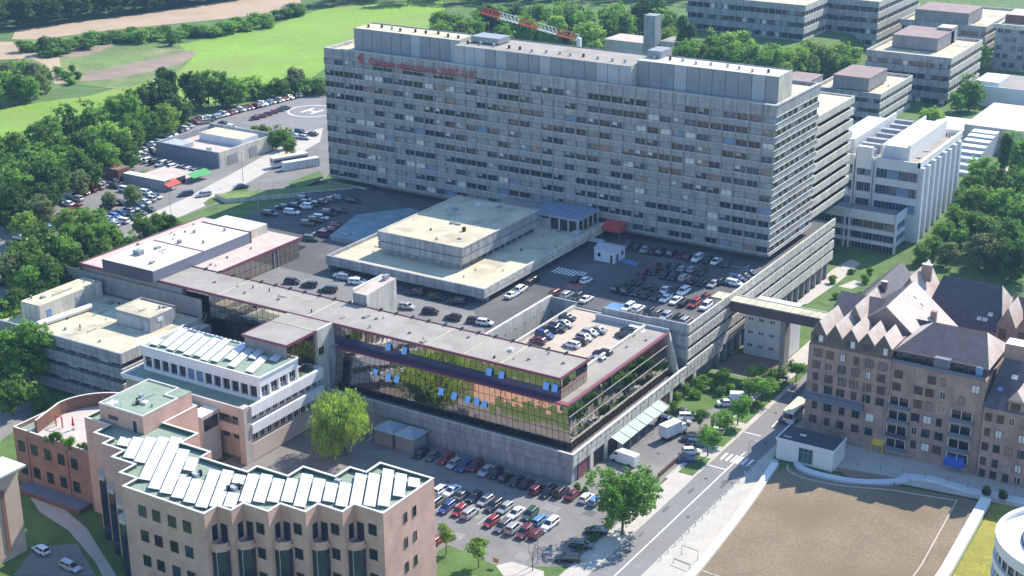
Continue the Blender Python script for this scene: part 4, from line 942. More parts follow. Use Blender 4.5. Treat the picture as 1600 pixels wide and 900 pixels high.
mb = MB(); mb.box(-222,-204.5,171,174.4,0,1.0,REDB,mat('blue_grey_felt', (.16,.18,.22), .9, var=.1)); tag(mb.build('low_lean_to', None, None, None, (-213,172.5,0)), 'low blue grey flat roof running below the terrace wing windows', 'lean-to')
for i, (px, py) in enumerate(((115,662),)):
    p = at(px, py+9, 11.25); t = thing('garden_parasol', 'closed red parasol standing on the brick walled roof terrace', 'parasol', p)
    mb = MB(); mb.cyl(0,0,0,.12,.4,GREYM,10); mb.cyl(0,0,.1,2.9,.04,GREYM,6); o = mb.build('stand'); o.parent = t
    mb = MB(); RP = mat('red_fabric', (.50,.05,.04), .8)
    mb.tube([(0,0,.9),(0,0,1.4),(0,0,2.3),(0,0,2.75)], .30, RP, 8, .06); o = mb.build('folded_canopy', None); o.parent = t
for i, (px, py, lab) in enumerate(((88,665,'red wooden post frame at the planted edge of the terrace'),)):
    p = at(px, py, 11.25); mb = MB(); mb.box(-.1,.1,-.1,.1,0,2.2,mat('red_paint',(.45,.07,.04),.7)); mb.box(-.1,1.9,-.08,.08,2.2,2.35,MATS['red_paint']); mb.box(1.7,1.9,-.1,.1,0,2.2,MATS['red_paint']); tag(mb.build('post_frame', None, None, None), lab, 'frame').location = p
roof_bits(zg, -199, -190, 176, 184, 22.8, 4); roof_bits(zg, -186, -136, 160, 186, 19.2, 0)
# cream building, lower left corner
cr_ = thing('cream_building', 'cream pink brick building cut off by the lower left corner', 'building', (-214, 149, 0))
mb = MB(); mb.box(-226,-202.6,136,156.8,0,17.0,CREAM,ROOFG); mb.box(-202.6,-202.2,140,147.5,0,16.0,CREAM); mb.build('wall', None, cr_)
mb = MB(); mb.box(-202.58,-202.4,147.6,149.0,2,14,WF); mb.box(-202.59,-202.42,152.5,153.3,2,14,mat('brown_slot',(.25,.12,.08),.8)); mb.build('window', None, cr_)
mb = MB(); mb.prism([(-207.4,152),(-201.2,152),(-201.2,157.8),(-207.4,157.8)], 17.0, 17.4, PANL, WHITEM); mb.box(-226.4,-207.6,135,157,17.0,17.8,GREYM,ROOFG); mb.build('roof', None, cr_)
# ------------------------------------------------------------------ brick gabled blocks on the right
def gable(mb, x0, x1, y0, y1, ze, zr, axis, roof, wall, ov=.25, roof2=None):
    """gabled roof, ridge along axis; roof2 gives the slope on the +x / +y side its sunlit colour"""
    r2 = roof2 or roof
    if axis == 'y':
        xm = (x0+x1)/2
        mb.face([(x0-ov,y0-ov,ze-ov),(xm,y0-ov,zr),(xm,y1,zr),(x0-ov,y1,ze-ov)][::-1], roof); mb.face([(x1+ov,y0-ov,ze-ov),(xm,y0-ov,zr),(xm,y1,zr),(x1+ov,y1,ze-ov)], r2)
        mb.face([(x0,y0,ze),(x1,y0,ze),(xm,y0,zr-.1)], wall); mb.face([(x1,y1,ze),(x0,y1,ze),(xm,y1,zr-.1)], wall)
        mb.face([(x0-ov,y0-ov,ze-ov-.15),(xm,y0-ov,zr-.15),(xm,y0-ov,zr),(x0-ov,y0-ov,ze-ov)], COPE); mb.face([(xm,y0-ov,zr-.15),(x1+ov,y0-ov,ze-ov-.15),(x1+ov,y0-ov,ze-ov),(xm,y0-ov,zr)], COPE)
    else:
        ym = (y0+y1)/2
        mb.face([(x0,y0-ov,ze-ov),(x1,y0-ov,ze-ov),(x1,ym,zr),(x0,ym,zr)], roof); mb.face([(x1,y1+ov,ze-ov),(x0,y1+ov,ze-ov),(x0,ym,zr),(x1,ym,zr)], r2)
        mb.face([(x1,y0,ze),(x1,y1,ze),(x1,ym,zr-.1)], wall); mb.face([(x0,y1,ze),(x0,y0,ze),(x0,ym,zr-.1)], wall)
def hip(mb, x0, x1, y0, y1, ze, zr, in0, in1, roof, hipm, ov=.3):
    ym = (y0+y1)/2; a = (x0+in0, ym, zr); b = (x1-in1, ym, zr)
    c = [(x0-ov,y0-ov,ze),(x1+ov,y0-ov,ze),(x1+ov,y1+ov,ze),(x0-ov,y1+ov,ze)]
    mb.face([c[0],c[1],b,a], roof); mb.face([c[1],c[2],b], hipm); mb.face([c[2],c[3],a,b], roof); mb.face([c[3],c[0],a], hipm)
rb = random.Random(21)
BRGL = glass('brown_window_glass', (.07,.045,.03), .12)
def brick_windows(parent, x0, x1, y, zs, step, w=1.7, h=1.75):
    k = 0; x = x0
    while x < x1:
        for z in zs:
            if rb.random() < .93:
                m = rb.choice((GLASSD,GLASSD,GLASSD,BLINDW,BLINDR,BRGL,GLASSD,BRGL,GLASSD)); window(parent, (x+rb.uniform(-.15,.15), y-.02, z), (1,0,0), w if rb.random()<.75 else 1.1, h, m, COPE if rb.random()<.12 else WF, bars=1)
        x += step
TIMB = mat('dark_timber_front', (.12,.10,.085), .85, var=.2, scale=.8)
LEADB = mat('blue_grey_lead', (.13,.14,.19), .6, var=.12)
bk = thing('gabled_brick_block', 'large brown brick apartment block with five small gables and hipped slate roof', 'apartment block', (-82, 284, 0))
mb = MB(); mb.box(-100,-82.5,276.1,297,0,21.0,TANB); mb.box(-99.9,-82.6,282,297,21.0,22.3,TANB); mb.box(-82.5,-63.6,276.4,292,0,20.6,TANB); mb.build('wall', None, bk)
mb = MB()
for i, (xa, xb, zp) in enumerate(((-99.7,-96.3,26.4),(-96.3,-92.9,26.2),(-92.9,-89.5,26.0),(-89.5,-86.1,25.9),(-86.1,-82.6,26.1))):
    mb.box(xa,xb,276,282,21.0,23.4,TIMB); gable(mb, xa, xb, 276, 286.5-(.9*i), 23.4, zp, 'y', SLATE, TIMB, .12, SUNTILE)
    mb.box((xa+xb)/2-.95,(xa+xb)/2-.1,275.9,275.99,21.8,23.2,GLASSD); mb.box((xa+xb)/2+.1,(xa+xb)/2+.95,275.9,275.99,21.8,23.2,GLASSD if i % 2 else BLINDW)
mb.box(-100,-82.6,282,297,22.3,23.0,TANB,LEADB)
gable(mb, -99.8, -90, 286, 300, 23.0, 27.2, 'x', SLATE, TANB, .2, SUNTILE)
mb.build('gable_roof', None, bk)
mb = MB(); hip(mb, -82.3, -63.8, 277.6, 292, 22.6, 27.4, 5.2, 2.6, SLATE, SUNTILE)
mb.box(-82.2,-63.9,277.9,291.5,20.7,22.6,SLATE)
for i, x in enumerate((-80.8,-78.1,-75.4,-70.3,-67.2)): mb.box(x,x+2.1,277.4,277.88,20.9,22.8,SLATE); mb.box(x+.15,x+1.95,277.34,277.4,21.0,22.5,GLASSD)
mb.box(-82.4,-63.7,276.1,276.4,20.6,21.3,LEADB); mb.box(-74.2,-71.0,276.6,277.9,20.7,23.2,LEADB); mb.box(-66,-64.6,277.2,277.4,20.8,22.8,BLINDB)
mb.build('hipped_roof', None, bk)
brick_windows(bk, -98.0, -83, 276.1, (19.2,16.6,13.9,11.4), 2.75)
brick_windows(bk, -98.0, -84, 276.1, (7.4,4.2), 3.0, 1.6, 1.7)
brick_windows(bk, -81.0, -79, 276.4, (18.2,15.4), 3.2); brick_windows(bk, -76.6, -69.5, 276.4, (18.4,15.6,12.6,9.6,6.6,3.6), 2.4, 1.7); brick_windows(bk, -68, -64.5, 276.4, (18.4,15.4), 2.6)
mb = MB(); mb.box(-100.1,-87.5,275.3,275.98,8.6,10.0,LEADB); mb.face([(-100.2,275.2,8.7),(-87.4,275.2,8.7),(-87.4,275.98,10.3),(-100.2,275.98,10.3)],LEADB); mb.build('lean_roof', None, bk)
for x0, x1 in ((-82.2,-77.9),(-69.6,-65.2)):
    for z in (12.2,9.0,5.8,2.8):
        mb = MB(); mb.box(x0,x1,275.4,276.38,z-1.5,z-1.3,CONC); mb.box(x0,x1,275.4,275.46,z-1.3,z-.35,LEADB if rb.random()<.6 else WF); mb.box(x0+.2,x1-.2,276.3,276.39,z-1.3,z+.9,GLASSD)
        for xx in (x0+.1,(x0+x1)/2,x1-.1): mb.box(xx-.06,xx+.06,275.5,275.62,z-1.3,z+1.4,COPE)
        mb.build('balcony', None, bk)
for x in (-96.2,-92.6,-87.2,-83.2,-77.7,-73,-69.8,-64.8):
    mb = MB(); mb.tube([(x,276 if x < -82.5 else 276.36,.3),(x,276 if x < -82.5 else 276.36,20)], .06, GREYM, 5); mb.build('rain_pipe', None, bk)
mb = MB(); mb.face([(-84.8,275.2,2.0),(-82.4,275.2,2.0),(-82.4,276.2,3.2),(-84.8,276.2,3.2)],mat('yellow_awning',(.60,.38,.03),.7)); mb.box(-84.8,-84.6,275.1,275.3,.3,2.4,MATS['yellow_awning']); mb.box(-82.6,-82.4,275.1,275.3,.3,2.4,MATS['yellow_awning']); mb.build('entrance_awning', None, bk, 'yellow entrance awning')
mb = MB(); mb.face([(-69.8,274.6,2.2),(-65.8,274.6,2.2),(-65.8,276.2,3.3),(-69.8,276.2,3.3)],mat('blue_awning',(.03,.09,.40),.7)); mb.box(-69.8,-65.8,274.6,274.66,1.5,2.2,MATS['blue_awning']); mb.build('entrance_awning', None, bk, 'bright blue entrance awning')
b2 = thing('pink_roof_block', 'brick block with big pinkish tiled roof behind the five small gables', 'apartment block', (-87, 295, 0))
mb = MB(); mb.box(-97.6,-77.6,297.2,304.6,0,20.0,TANB); mb.box(-90,-77.6,292.2,297.2,14,20.0,TANB); mb.build('wall', None, b2)
mb = MB(); gable(mb, -97.6, -77.6, 286.5, 304.6, 20.0, 28.2, 'y', SLATE, TANB, .3, SUNTILE)
gable(mb, -96.0, -91.4, 284.8, 298, 23.2, 27.6, 'y', SLATE, TANB, .12, SUNTILE); mb.box(-96,-91.4,285,297,18,23.2,TANB); gable(mb, -84.5, -77.0, 290.2, 294.4, 21.6, 24.4, 'x', SLATE, TANB, .12, SLATE)
mb.box(-81.5,-80.3,297.5,298.5,22.2,24.6,TANB); mb.build('roof', None, b2)
mb = MB()
for x in (-85.5,-83.9): mb.obox((x,299.3,28.2-.82*(x+87.6)+.12),(.77,0,-.63),(0,1,0),(.63,0,.77),.45,.4,.06,BLINDW)
mb.build('roof_window', None, b2)
b3 = thing('rear_brick_block', 'long brick block with dark slate roof and twin gabled bay at the right edge', 'apartment block', (-68, 315, 0))
mb = MB(); mb.box(-86,-40,308,324,0,18.6,TANB); mb.box(-93.5,-84.8,306.5,322,0,20,TANB); mb.box(-69.6,-61.6,306.4,309,0,21,TANB); mb.build('wall', None, b3)
mb = MB(); hip(mb, -86, -69, 308, 324, 18.6, 26.5, 1.5, 2.6, SLATE, SUNTILE); gable(mb, -69, -40, 309.2, 324, 18.6, 24.5, 'x', SLATE, TANB); gable(mb, -93.5, -84.8, 306.5, 320, 20, 28.2, 'y', SLATE, TANB, .3, SUNTILE)
gable(mb, -69.6, -65.7, 306.4, 314, 21, 25.4, 'y', SLATE, TANB, .1, SUNTILE); gable(mb, -65.5, -61.6, 306.4, 314, 21, 25.4, 'y', SLATE, TANB, .1, SUNTILE)
mb.box(-88.6,-86.4,312.5,313.6,25.5,29.4,TANB,WHITEM); mb.build('roof', None, b3)
mb = MB()
for x, y, z in ((-79.5,312.6,23.0),(-76,312.2,22.6),(-79.6,311.4,21.8),(-74.2,309.6,20.3),(-73,309.6,20.3),(-72.2,310.6,21.3)): mb.obox((x,y,z+.1),(1,0,0),(0,.715,.70),(0,-.7,.715),.5,.45,.06,BLINDW)
mb.build('roof_window', None, b3)
brick_windows(b3, -91.6, -86.5, 306.5, (17.5,14.5,11.5,21.5), 3.6); brick_windows(b3, -82.5, -71, 308, (16.4,13.2,10), 3.1); brick_windows(b3, -68.4, -62, 306.4, (19.2,15.6,12.2,8.8), 3.9, 1.5, 2.2); brick_windows(b3, -60, -42, 308, (16.4,13,9.6), 3.4)
mb = MB(); mb.box(-74.4,-71.2,307.2,307.98,14.4,14.6,WHITEM); mb.box(-64,-63.6,305,306.3,0,18,TANB); mb.build('balcony', None, b3)
b4 = thing('slate_roof_wing', 'dark slate roofed brick wing beside the courtyard lawn', 'apartment block', (-99, 322, 0))
mb = MB(); mb.box(-105.5,-93.6,308,334,0,15.5,TANB); mb.build('wall', None, b4)
mb = MB(); gable(mb, -105.5, -93.6, 308, 334, 15.5, 21.5, 'y', SLATE, TANB, .3); mb.box(-98.8,-97.4,317,318,20,22,TANB,WHITEM); mb.build('roof', None, b4)
b5 = thing('dormer_brick_wing', 'lower brick wing with slate roof and pale dormer at the right edge', 'apartment block', (-54, 284, 0))
mb = MB(); mb.box(-63.3,-38,275.6,290,0,15.6,TANB); mb.build('wall', None, b5)
mb = MB(); mb.face([(-63.5,275.3,15.6),(-38,275.3,15.6),(-38,284,23),(-62.4,284,23)],SLATE); mb.face([(-38,290.4,15.6),(-63.5,290.4,15.6),(-62.4,284,23),(-38,284,23)],SLATE); mb.face([(-63.4,290.3,15.6),(-63.4,275.3,15.6),(-62.4,284,23)],TANB)
mb.box(-58.7,-55.9,275.7,280.5,15.6,18.0,TANB); gable(mb, -58.8, -55.8, 275.7, 283, 18.0, 20.2, 'y', SLATE, SUNTILE, .15, SUNTILE); mb.box(-58.2,-56.4,275.6,275.69,16.1,17.6,GLASSD); mb.box(-62.6,-58.6,284.4,288,21,26,TANB,WHITEM)
mb.obox((-59.3,281.0,20.7),(1,0,0),(0,.76,.65),(0,-.65,.76),.6,.5,.05,BLINDW); mb.obox((-61.2,278.6,18.65),(1,0,0),(0,.76,.65),(0,-.65,.76),.5,.5,.05,BLINDB); mb.build('roof', None, b5)
brick_windows(b5, -62.2, -40, 275.6, (13.6,10.4,7.2,4.0,1.4), 2.3, 1.3, 1.7)
mb = MB()
for x in (-60.8,-55.5,-52.8): mb.tube([(x,275.56,.3),(x,275.56,15.3)], .06, GREYM, 5)
mb.build('rain_pipe', None, b5)
# ------------------------------------------------------------------ white kiosk at the corner of the planted roof
kk = thing('white_pavilion', 'small white pavilion with dark flat roof and glass doors beside the planted roof', 'pavilion', (-94, 266, 0))
mb = MB(); mb.box(-100.4,-88.4,262.4,269.4,.2,4.4,WHITEM); mb.build('wall', None, kk)
mb = MB(); mb.box(-100.6,-88.2,262.2,269.6,4.4,4.6,WHITEM,mat('dark_roof_felt',(.05,.055,.065),.8,var=.15)); mb.box(-100.6,-88.2,262.2,262.4,4.6,4.95,WHITEM); mb.box(-88.4,-88.2,262.4,269.6,4.6,4.95,WHITEM); mb.box(-100.6,-100.4,262.4,269.6,4.6,4.95,WHITEM); mb.box(-97,-95.8,266.2,266.8,4.6,4.8,WHITEM); mb.box(-99.8,-98,264,264.5,4.6,4.75,PANL); mb.build('roof', None, kk)
mb = MB(); GRG = glass('green_door_glass',(.04,.10,.09),.1); mb.box(-95.6,-92.6,262.32,262.39,.75,3.9,GRG)
for x in (-95.6,-94.6,-93.6,-92.66): mb.box(x,x+.06,262.28,262.32,.75,3.9,PANL)
mb.box(-95.6,-92.6,262.28,262.31,2.9,2.97,PANL); mb.build('door', None, kk)
# ------------------------------------------------------------------ little white prefab block and the footbridge
pb = thing('white_prefab_block', 'small white three storey prefab block under the footbridge', 'building', (-123, 314, 0))
mb = MB(); mb.box(-128.6,-118.2,310.2,319.6,.1,11.4,PANELW,WHITEM); mb.build('wall', None, pb)
mb = MB(); mb.box(-128.8,-118,310,319.8,11.4,11.65,PANL,WHITEM); mb.box(-124.5,-123,314,315,11.65,12.3,PANL); mb.build('roof', None, pb)
for x in (-127,-124.4,-121.6,-119):
    for z in (9.4,6.0,2.7):
        for dx in (-.35,.35): window(pb, (x+dx,310.18,z), (1,0,0), .6, .8, GLASSD, WHITEM, bars=0)
fb = thing('footbridge', 'high covered concrete footbridge from the parking deck to the brick blocks', 'footbridge', (-118, 307, 0))
mb = MB(); mb.box(-130.9,-103.2,304.6,308.2,12.6,13.0,CONCD); mb.box(-130.9,-103.2,304.4,304.7,12.6,14.9,mat('maroon_bridge_side',(.10,.07,.085),.7,var=.1)); mb.box(-130.9,-103.2,308.2,308.5,12.6,15.4,CONC_PALE_SUN); mb.build('bridge_deck', None, fb)
mb = MB(); mb.box(-135,-103.2,304.3,308.6,15.0,15.25,CONC_PALE_SUN,ROOFP)
for i in range(14): mb.box(-133+2.2*i,-132.9+2.2*i,304.3,308.6,15.25,15.32,CONC)
for i in range(13): mb.box(-130+2.2*i,-129.9+2.2*i,304.45,304.6,14.9,15.0,CONCD)
mb.build('bridge_roof', None, fb)
mb = MB(); mb.box(-117.5,-116.3,304.9,307.9,0,12.6,CONCD); mb.build('pier', None, fb)
# ------------------------------------------------------------------ modern white building behind the tower
mw = thing('white_modern_building', 'white clad modern building with tall vertical fins beside the tower', 'office building', (-133, 422, 1))
X0, X1, Y0, Y1 = -150.0, -118.6, 408.0, 449.0
mb = MB(); mb.box(X0,X1-.8,Y0+.6,Y1,1,24.2,PANELW,ROOFG); mb.build('core_wall', None, mw)
mb = MB()
for xa, xb in ((-150,-138.2),(-137.0,-132.6),(-131.4,X1)):
    for zb, zt in ((22.0,25.0),(17.2,19.2),(12.4,14.4)):
        if xa == -137.0 and zb > 20: mb.box(xa,xb,Y0-1.2,Y0+.6,21.6,28.0,PANELW)
        else: mb.box(xa,xb,Y0,Y0+.6,zb,zt,PANELW)
    mb.box(xa-.3,xa,Y0-.5,Y0+.6,10,25,PANELW); mb.box(xb,xb+.3 if xb != X1 else xb+.05,Y0-.5,Y0+.6,10,25,PANELW)
mb.build('cladding_band', None, mw)
for xa, xb in ((-150,-138.2),(-137.0,-132.6),(-131.4,X1)):
    for zb, zt in ((19.2,22.0),(14.4,17.2),(9.6,12.4)):
        nn = max(2, round((xb-xa)/3)); w = (xb-xa)/nn
        for i in range(nn): window(mw, (xa+(i+.5)*w, Y0+.55, (zb+zt)/2), (1,0,0), w, zt-zb, GLASSBL if (i+int(zb))%4 else BLINDB, PANL, bars=2)
mb = MB()
for i in range(8):
    y = Y0+.4+5.1*i; mb.box(X1-.8,X1+.9,y,y+1.6,1,23.6-(i%2)*.3,PANELW); mb.box(X1-.8,X1-.2,y+1.6,y+5.1,1,22.8,PANELW); mb.box(X1-.2,X1-.05,y+2.6,y+4.2,2,22,GLASSBL)
mb.build('fin_wall', None, mw)
mb = MB(); mb.box(X1-.9,X1,Y0,Y1,23.6,25.4,WHITEM); mb.box(X0,X1,Y1-.3,Y1,24,25.4,WHITEM); mb.box(X0,X0+.4,Y0,Y1,24,25.2,WHITEM); mb.build('roof_parapet', None, mw)
ZINC = mat('white_zinc_roof', (.56,.60,.68), .4, .2, var=.06)
mb = MB(); mb.box(-130.2,-123.6,Y0+3,Y1-3,24.2,28.2,PANELW,ZINC); mb.box(-123.6,-123.0,Y0+3,Y1-3,24.2,29.0,WHITEM); mb.box(-130.6,-130.2,Y0+1,Y1,24.2,28.8,WHITEM); mb.build('plant_storey', None, mw)
mb = MB(); mb.box(-146.5,-140.2,Y0+5,Y1-6,24.2,28.0,PANELW,ZINC); mb.box(-140.2,-139.6,Y0+4,Y1,24.2,28.6,WHITEM)
for i in range(9): mb.box(-139+.3,-133,Y0+3+4.2*i,Y0+4.6+4.2*i,24.2,26.4+(i%3)*.5,PANL if i%2 else GREYM)
mb.build('plant_storey', None, mw)
mb = MB(); mb.box(-156,-121.6,398.6,407.4,0,10.6,PANELW,mat('grey_low_roof',(.20,.21,.23),.9,var=.1)); mb.build('front_wing_core', None, mw)
mb = MB()
for zb, zt in ((9.2,11.8),(5.6,6.8),(2.4,3.4)):
    mb.box(-156,-121.2,398.0,398.6,zb,zt,PANELW); mb.box(-121.6,-121.0,398.0,407.4,zb,zt,PANELW)
for x in (-156,-136.4,-135,-121.4): mb.box(x,x+.5,397.8,398.6,0,11.8,PANELW)
mb.build('front_wing_band', None, mw)
for i in range(11):
    for z in (8.0,4.5,1.3): window(mw, (-154.2+3.1*i,398.55,z), (1,0,0), 3.0, 2.2, GLASSD, PANL, bars=2)
for i in range(3):
    for z in (8.0,4.5,1.3): window(mw, (-121.55,399.8+2.8*i,z), (0,1,0), 2.7, 2.2, GLASSBL, PANL, bars=1)
roof_bits(mw, -122.6, -120, 410, 447, 24.2, 6); roof_bits(mw, -155, -123, 399.5, 407, 10.6, 7)
# ------------------------------------------------------------------ round white building, lower right corner
rd = thing('round_white_building', 'round white building with banded windows cut off by the lower right corner', 'building', (-40, 238, 0))
cx, cy, rr = -36.4, 237.0, 13.4
mb = MB(); mb.cyl(cx,cy,0,11.4,rr-.7,GLASSD,64); mb.build('window_band', None, rd)
mb = MB()
def annulus(mb, r0, r1, z0, z1, m, n=64, a0=0, a1=2*math.pi):
    for i in range(n):
        a = a0+(a1-a0)*i/n; b = a0+(a1-a0)*(i+1)/n
        p = [(cx+r*math.cos(t), cy+r*math.sin(t)) for r, t in ((r0,a),(r1,a),(r1,b),(r0,b))]
        for q, z in ((p, z1),): mb.face([(*v, z) for v in q], m)
        mb.face([(*v, z0) for v in p[::-1]], m)
        mb.face([(*p[1],z0),(*p[2],z0),(*p[2],z1),(*p[1],z1)], m); mb.face([(*p[3],z0),(*p[0],z0),(*p[0],z1),(*p[3],z1)], m)
for z0, z1 in ((10.4,12.4),(7.0,8.2),(3.6,4.8),(0,1.4)): annulus(mb, rr-.75, rr, z0, z1, WHITEM)
mb.build('white_band', None, rd)
mb = MB()
for i in range(40):
    a = 2*math.pi*i/40; mb.cyl(cx+(rr-.55)*math.cos(a),cy+(rr-.55)*math.sin(a),0,10.5,.16,WHITEM,6)
mb.build('mullion', None, rd)
mb = MB(); annulus(mb, rr-4.2, rr-.7, 11.3, 11.5, WHITEM); annulus(mb, 4, rr-4.6, 9.0, 12.6, PANELW); annulus(mb, .01, 4.05, 9.0, 11.5, ROOFGR, 32); mb.build('roof_terrace', None, rd)
# ------------------------------------------------------------------ university blocks far behind
def campus(name, label, x0, x1, y0, y1, zg_, zt, nf, group=None, pent=None, win=True):
    t = thing(name, label, 'office block', ((x0+x1)/2, (y0+y1)/2, zg_), 0, group)
    mb = MB(); mb.box(x0+.9,x1-.9,y0+.9,y1-.9,zg_,zt-1.0,CONCD,ROOFP); mb.build('core_wall', None, t)
    fh = (zt-zg_)/nf
    for k in range(nf):
        z = zt-k*fh; ringbands(t, x0, x1, y0, y1, z-fh*.56, z, .5, CONC_PALE_SUN if k else CONC_PALE_SUN, CONC, 3.6, 'spandrel')  # sunlight put into the side panels, front panels left grey
    s = random.Random(int(abs(x0)))
    for k in range(nf):
        z = zt-k*fh-fh*.78; mb = MB(); mb.box(x0+.7,x1-.7,y0+.7,y1-.7,z-fh*.219,z+fh*.219,GLASSD)
        xx = x0+2
        while xx < x1-2:
            mb.box(xx,xx+.3,y0+.3,y0+.72,z-fh*.22,z+fh*.22,CONCD)
            if s.random() < .3: mb.box(xx+.4,xx+2.4,y0+.62,y0+.69,z-fh*.2,z+fh*.2,s.choice((BLINDW,BLINDG,BLINDG)))
            xx += 3.1
        yy = y0+2
        while yy < y1-2: mb.box(x1-.72,x1-.3,yy,yy+.3,z-fh*.22,z+fh*.22,CONC_PALE_SUN); yy += 3.1
        mb.build('window_strip', None, t)
    roof_bits(t, x0+2, x1-2, y0+2, y1-2, zt-1.0, 6)
    for p in (pent or []):
        mb = MB(); mb.box(*p[:6], p[6], p[7]); mb.box(p[0]-.1,p[1]+.1,p[2]-.1,p[3]+.1,p[5],p[5]+.25,CONCD,p[7]); mb.build('roof_hut', None, t)
    return t
ROOFBR = mat('brown_roof_felt', (.28,.20,.18), .9, var=.15, scale=.2)
G = 'university blocks behind the tower'
campus('campus_block', 'wide far concrete block at the top edge behind trees', -290,-234,612,660,5,29.5,5,G)
campus('campus_block', 'far concrete block stepping back at the top edge right of the wide one', -234,-211,640,700,5,29.0,5,G,[(-226,-214,655,690,29,33,CONC,ROOFP)])
campus('campus_block', 'middle distance concrete block with dark brown roof hut and four pale bands', -190,-156.5,565,608,5,23.2,4,G,[(-184,-166,578,600,22.6,27.4,CONCD,ROOFBR),(-172,-166,596,604,22.6,28.4,CONC,ROOFP)])
campus('campus_block', 'concrete block with flat roof huts behind the middle distance block', -201,-164,640,690,5,22.5,4,G,[(-195,-172,640.8,662,22,27,CONCD,ROOFBR)])
campus('campus_block', 'nearest concrete campus block with brown roof hut right of the tower', -193,-167.5,518,555,3,17.4,4,G,[(-187,-173.5,522,542,17,21.5,CONCD,ROOFBR),(-204,-193.2,506,528,12,19.6,CONC,ROOFBR)])
tl = campus('rear_wing', 'low concrete wing with banded walls joined behind the right end of the tower', -150,-130.6,374,420,0,0,1) if False else None
t = thing('tower_rear_wing', 'lower banded concrete wing rising behind the right end of the tower', 'office block', (-150, 392, 0), 0)
mb = MB(); mb.box(-170,-137,363,398,14,44,GLASSD,ROOFP); mb.build('window_band', None, t)
for k in range(9): ringbands(t, -171,-136, 362.6, 398.6, 44.4-3.3*k-1.9, 44.4-3.3*k, .5, CONC_PALE_SUN, CONC, 3.5)
t2 = thing('grid_window_block', 'far long block with square window grid and dark red roof storey at right', 'office block', (-140, 650, 5))
mb = MB(); mb.box(-160,-70,640,664,5,24,CONC,ROOFP); mb.build('wall', None, t2)
k = 0
for zi in range(5):
    for xi in range(20): window(t2, (-158+3.0*xi, 639.97, 7.4+3.6*zi), (1,0,0), 2.3, 2.2, GLASSBL if (xi+zi)%3 else BLINDG, CONC_PALE_SUN)
mb = MB(); mb.box(-158,-70,646,662,24,27.5,REDB,ROOFPK); mb.box(-161,-69,639,640,22.6,24.4,CONC_PALE_SUN); mb.build('roof_storey', None, t2)
roof_bits(t2, -156, -100, 647, 661, 27.5, 6)
# low white halls
lw = thing('low_white_hall', 'low white hall with long blank wall below the window grid block', 'hall', (-130, 560, 5))
mb = MB(); mb.box(-149,-80,572,600,4,12,PANELW,ROOFG); mb.box(-149,-80,571.6,572,4,12.8,PANELW); mb.build('wall', None, lw)
mb = MB(); mb.box(-149,-140,574,590,12,14,PANELW,WHITEM); mb.build('roof_hut', None, lw)
lw2 = thing('low_white_hall', 'low pale hall with broad white roof at the right edge', 'hall', (-118, 500, 5))
mb = MB(); mb.box(-134,-80,508,545,4,13,CONC_PALE_SUN,ROOFW); mb.box(-148,-134,512,530,4,9.5,CONC,ROOFW); mb.build('wall', None, lw2)
gx = thing('curved_glass_link', 'stepped white curved roof link running down from the low pale hall', 'link building', (-124, 485, 4))
mb = MB()
prev = None
for i in range(9):
    a = i/8; y = 506-34*a; z = 12.5-7*a**1.5
    if prev: mb.prism([(-130,y),(-121.5,y),(-121.5,prev[0]),(-130,prev[0])], 3, (z+prev[1])/2, PANL, WHITEM if i < 6 else ZINC)
    prev = (y, z)
mb.build('stepped_roof', None, gx)
mb = MB(); mb.box(-117,-112,455,500,4,5.5,PAVE); tag(mb.build('garden_wall', None, None, None, (-115,478,4)), 'pale low wall among the trees right of the white modern building', 'wall')
# small chapel-like concrete building behind the tower roof
ch = thing('chimney_house', 'pale low building with tall square concrete chimney beyond the tower roof', 'building', (-265, 560, 8))
p = gnd(1018, 96); q = gnd(985, 95)
mb = MB(); mb.box(p.x-2.6,p.x+2.6,p.y-2.6,p.y+2.6,p.z,p.z+19,CONC)
for i in range(4): mb.box(p.x-2.65+i*1.5,p.x-2.5+i*1.5,p.y-2.66,p.y-2.6,p.z,p.z+19,CONCD)
mb.build('chimney', None, ch)
mb = MB(); mb.box(p.x-22,p.x-3,p.y,p.y+14,p.z,p.z+7,CONC_PALE_SUN,ROOFPK); mb.box(p.x+3,p.x+14,p.y+1,p.y+12,p.z,p.z+8.5,CONC_PALE_SUN,ROOFG); mb.build('wall', None, ch)
# crane jib behind the roof
ck = thing('tower_crane', 'red and white lattice jib of a crane beyond the tower roof', 'crane', (-262, 470, 10))
a = at(752, 20, 52); b = at(905, 64, 44); RED = mat('crane_red', (.55,.06,.05), .5); WHT = mat('crane_white', (.75,.72,.70), .5)
mb = MB(); N = 26; d = (b-a); u = d.normalized(); sdv = u.cross(Vector((0,0,1))).normalized(); w_ = sdv.cross(u).normalized()
for sg in (-1, 1):
    for i in range(N):
        m = RED if (i//5) % 2 == 0 else WHT
        p0 = a+d*i/N; p1 = a+d*(i+1)/N
        mb.tube([p0+sdv*sg*.8, p1+sdv*sg*.8], .12, m, 4)
        mb.tube([p0+sdv*sg*.8, (p0+p1)/2+w_*2.0], .08, m, 4); mb.tube([(p0+p1)/2+w_*2.0, p1+sdv*sg*.8], .08, m, 4)
        if sg == 1:
            mb.tube([p0+w_*2.0 if i == 0 else (p0+p1)/2-d/N+w_*2.0, (p0+p1)/2+w_*2.0], .12, m, 4); mb.tube([p0-sdv*.8, p1+sdv*.8], .1, m, 4)
mb.build('jib', None, ck)
mb = MB(); mb.tube([b+Vector((0,0,1)), Vector((b.x,b.y,6))], .9, WHT, 4); mb.build('mast', None, ck)
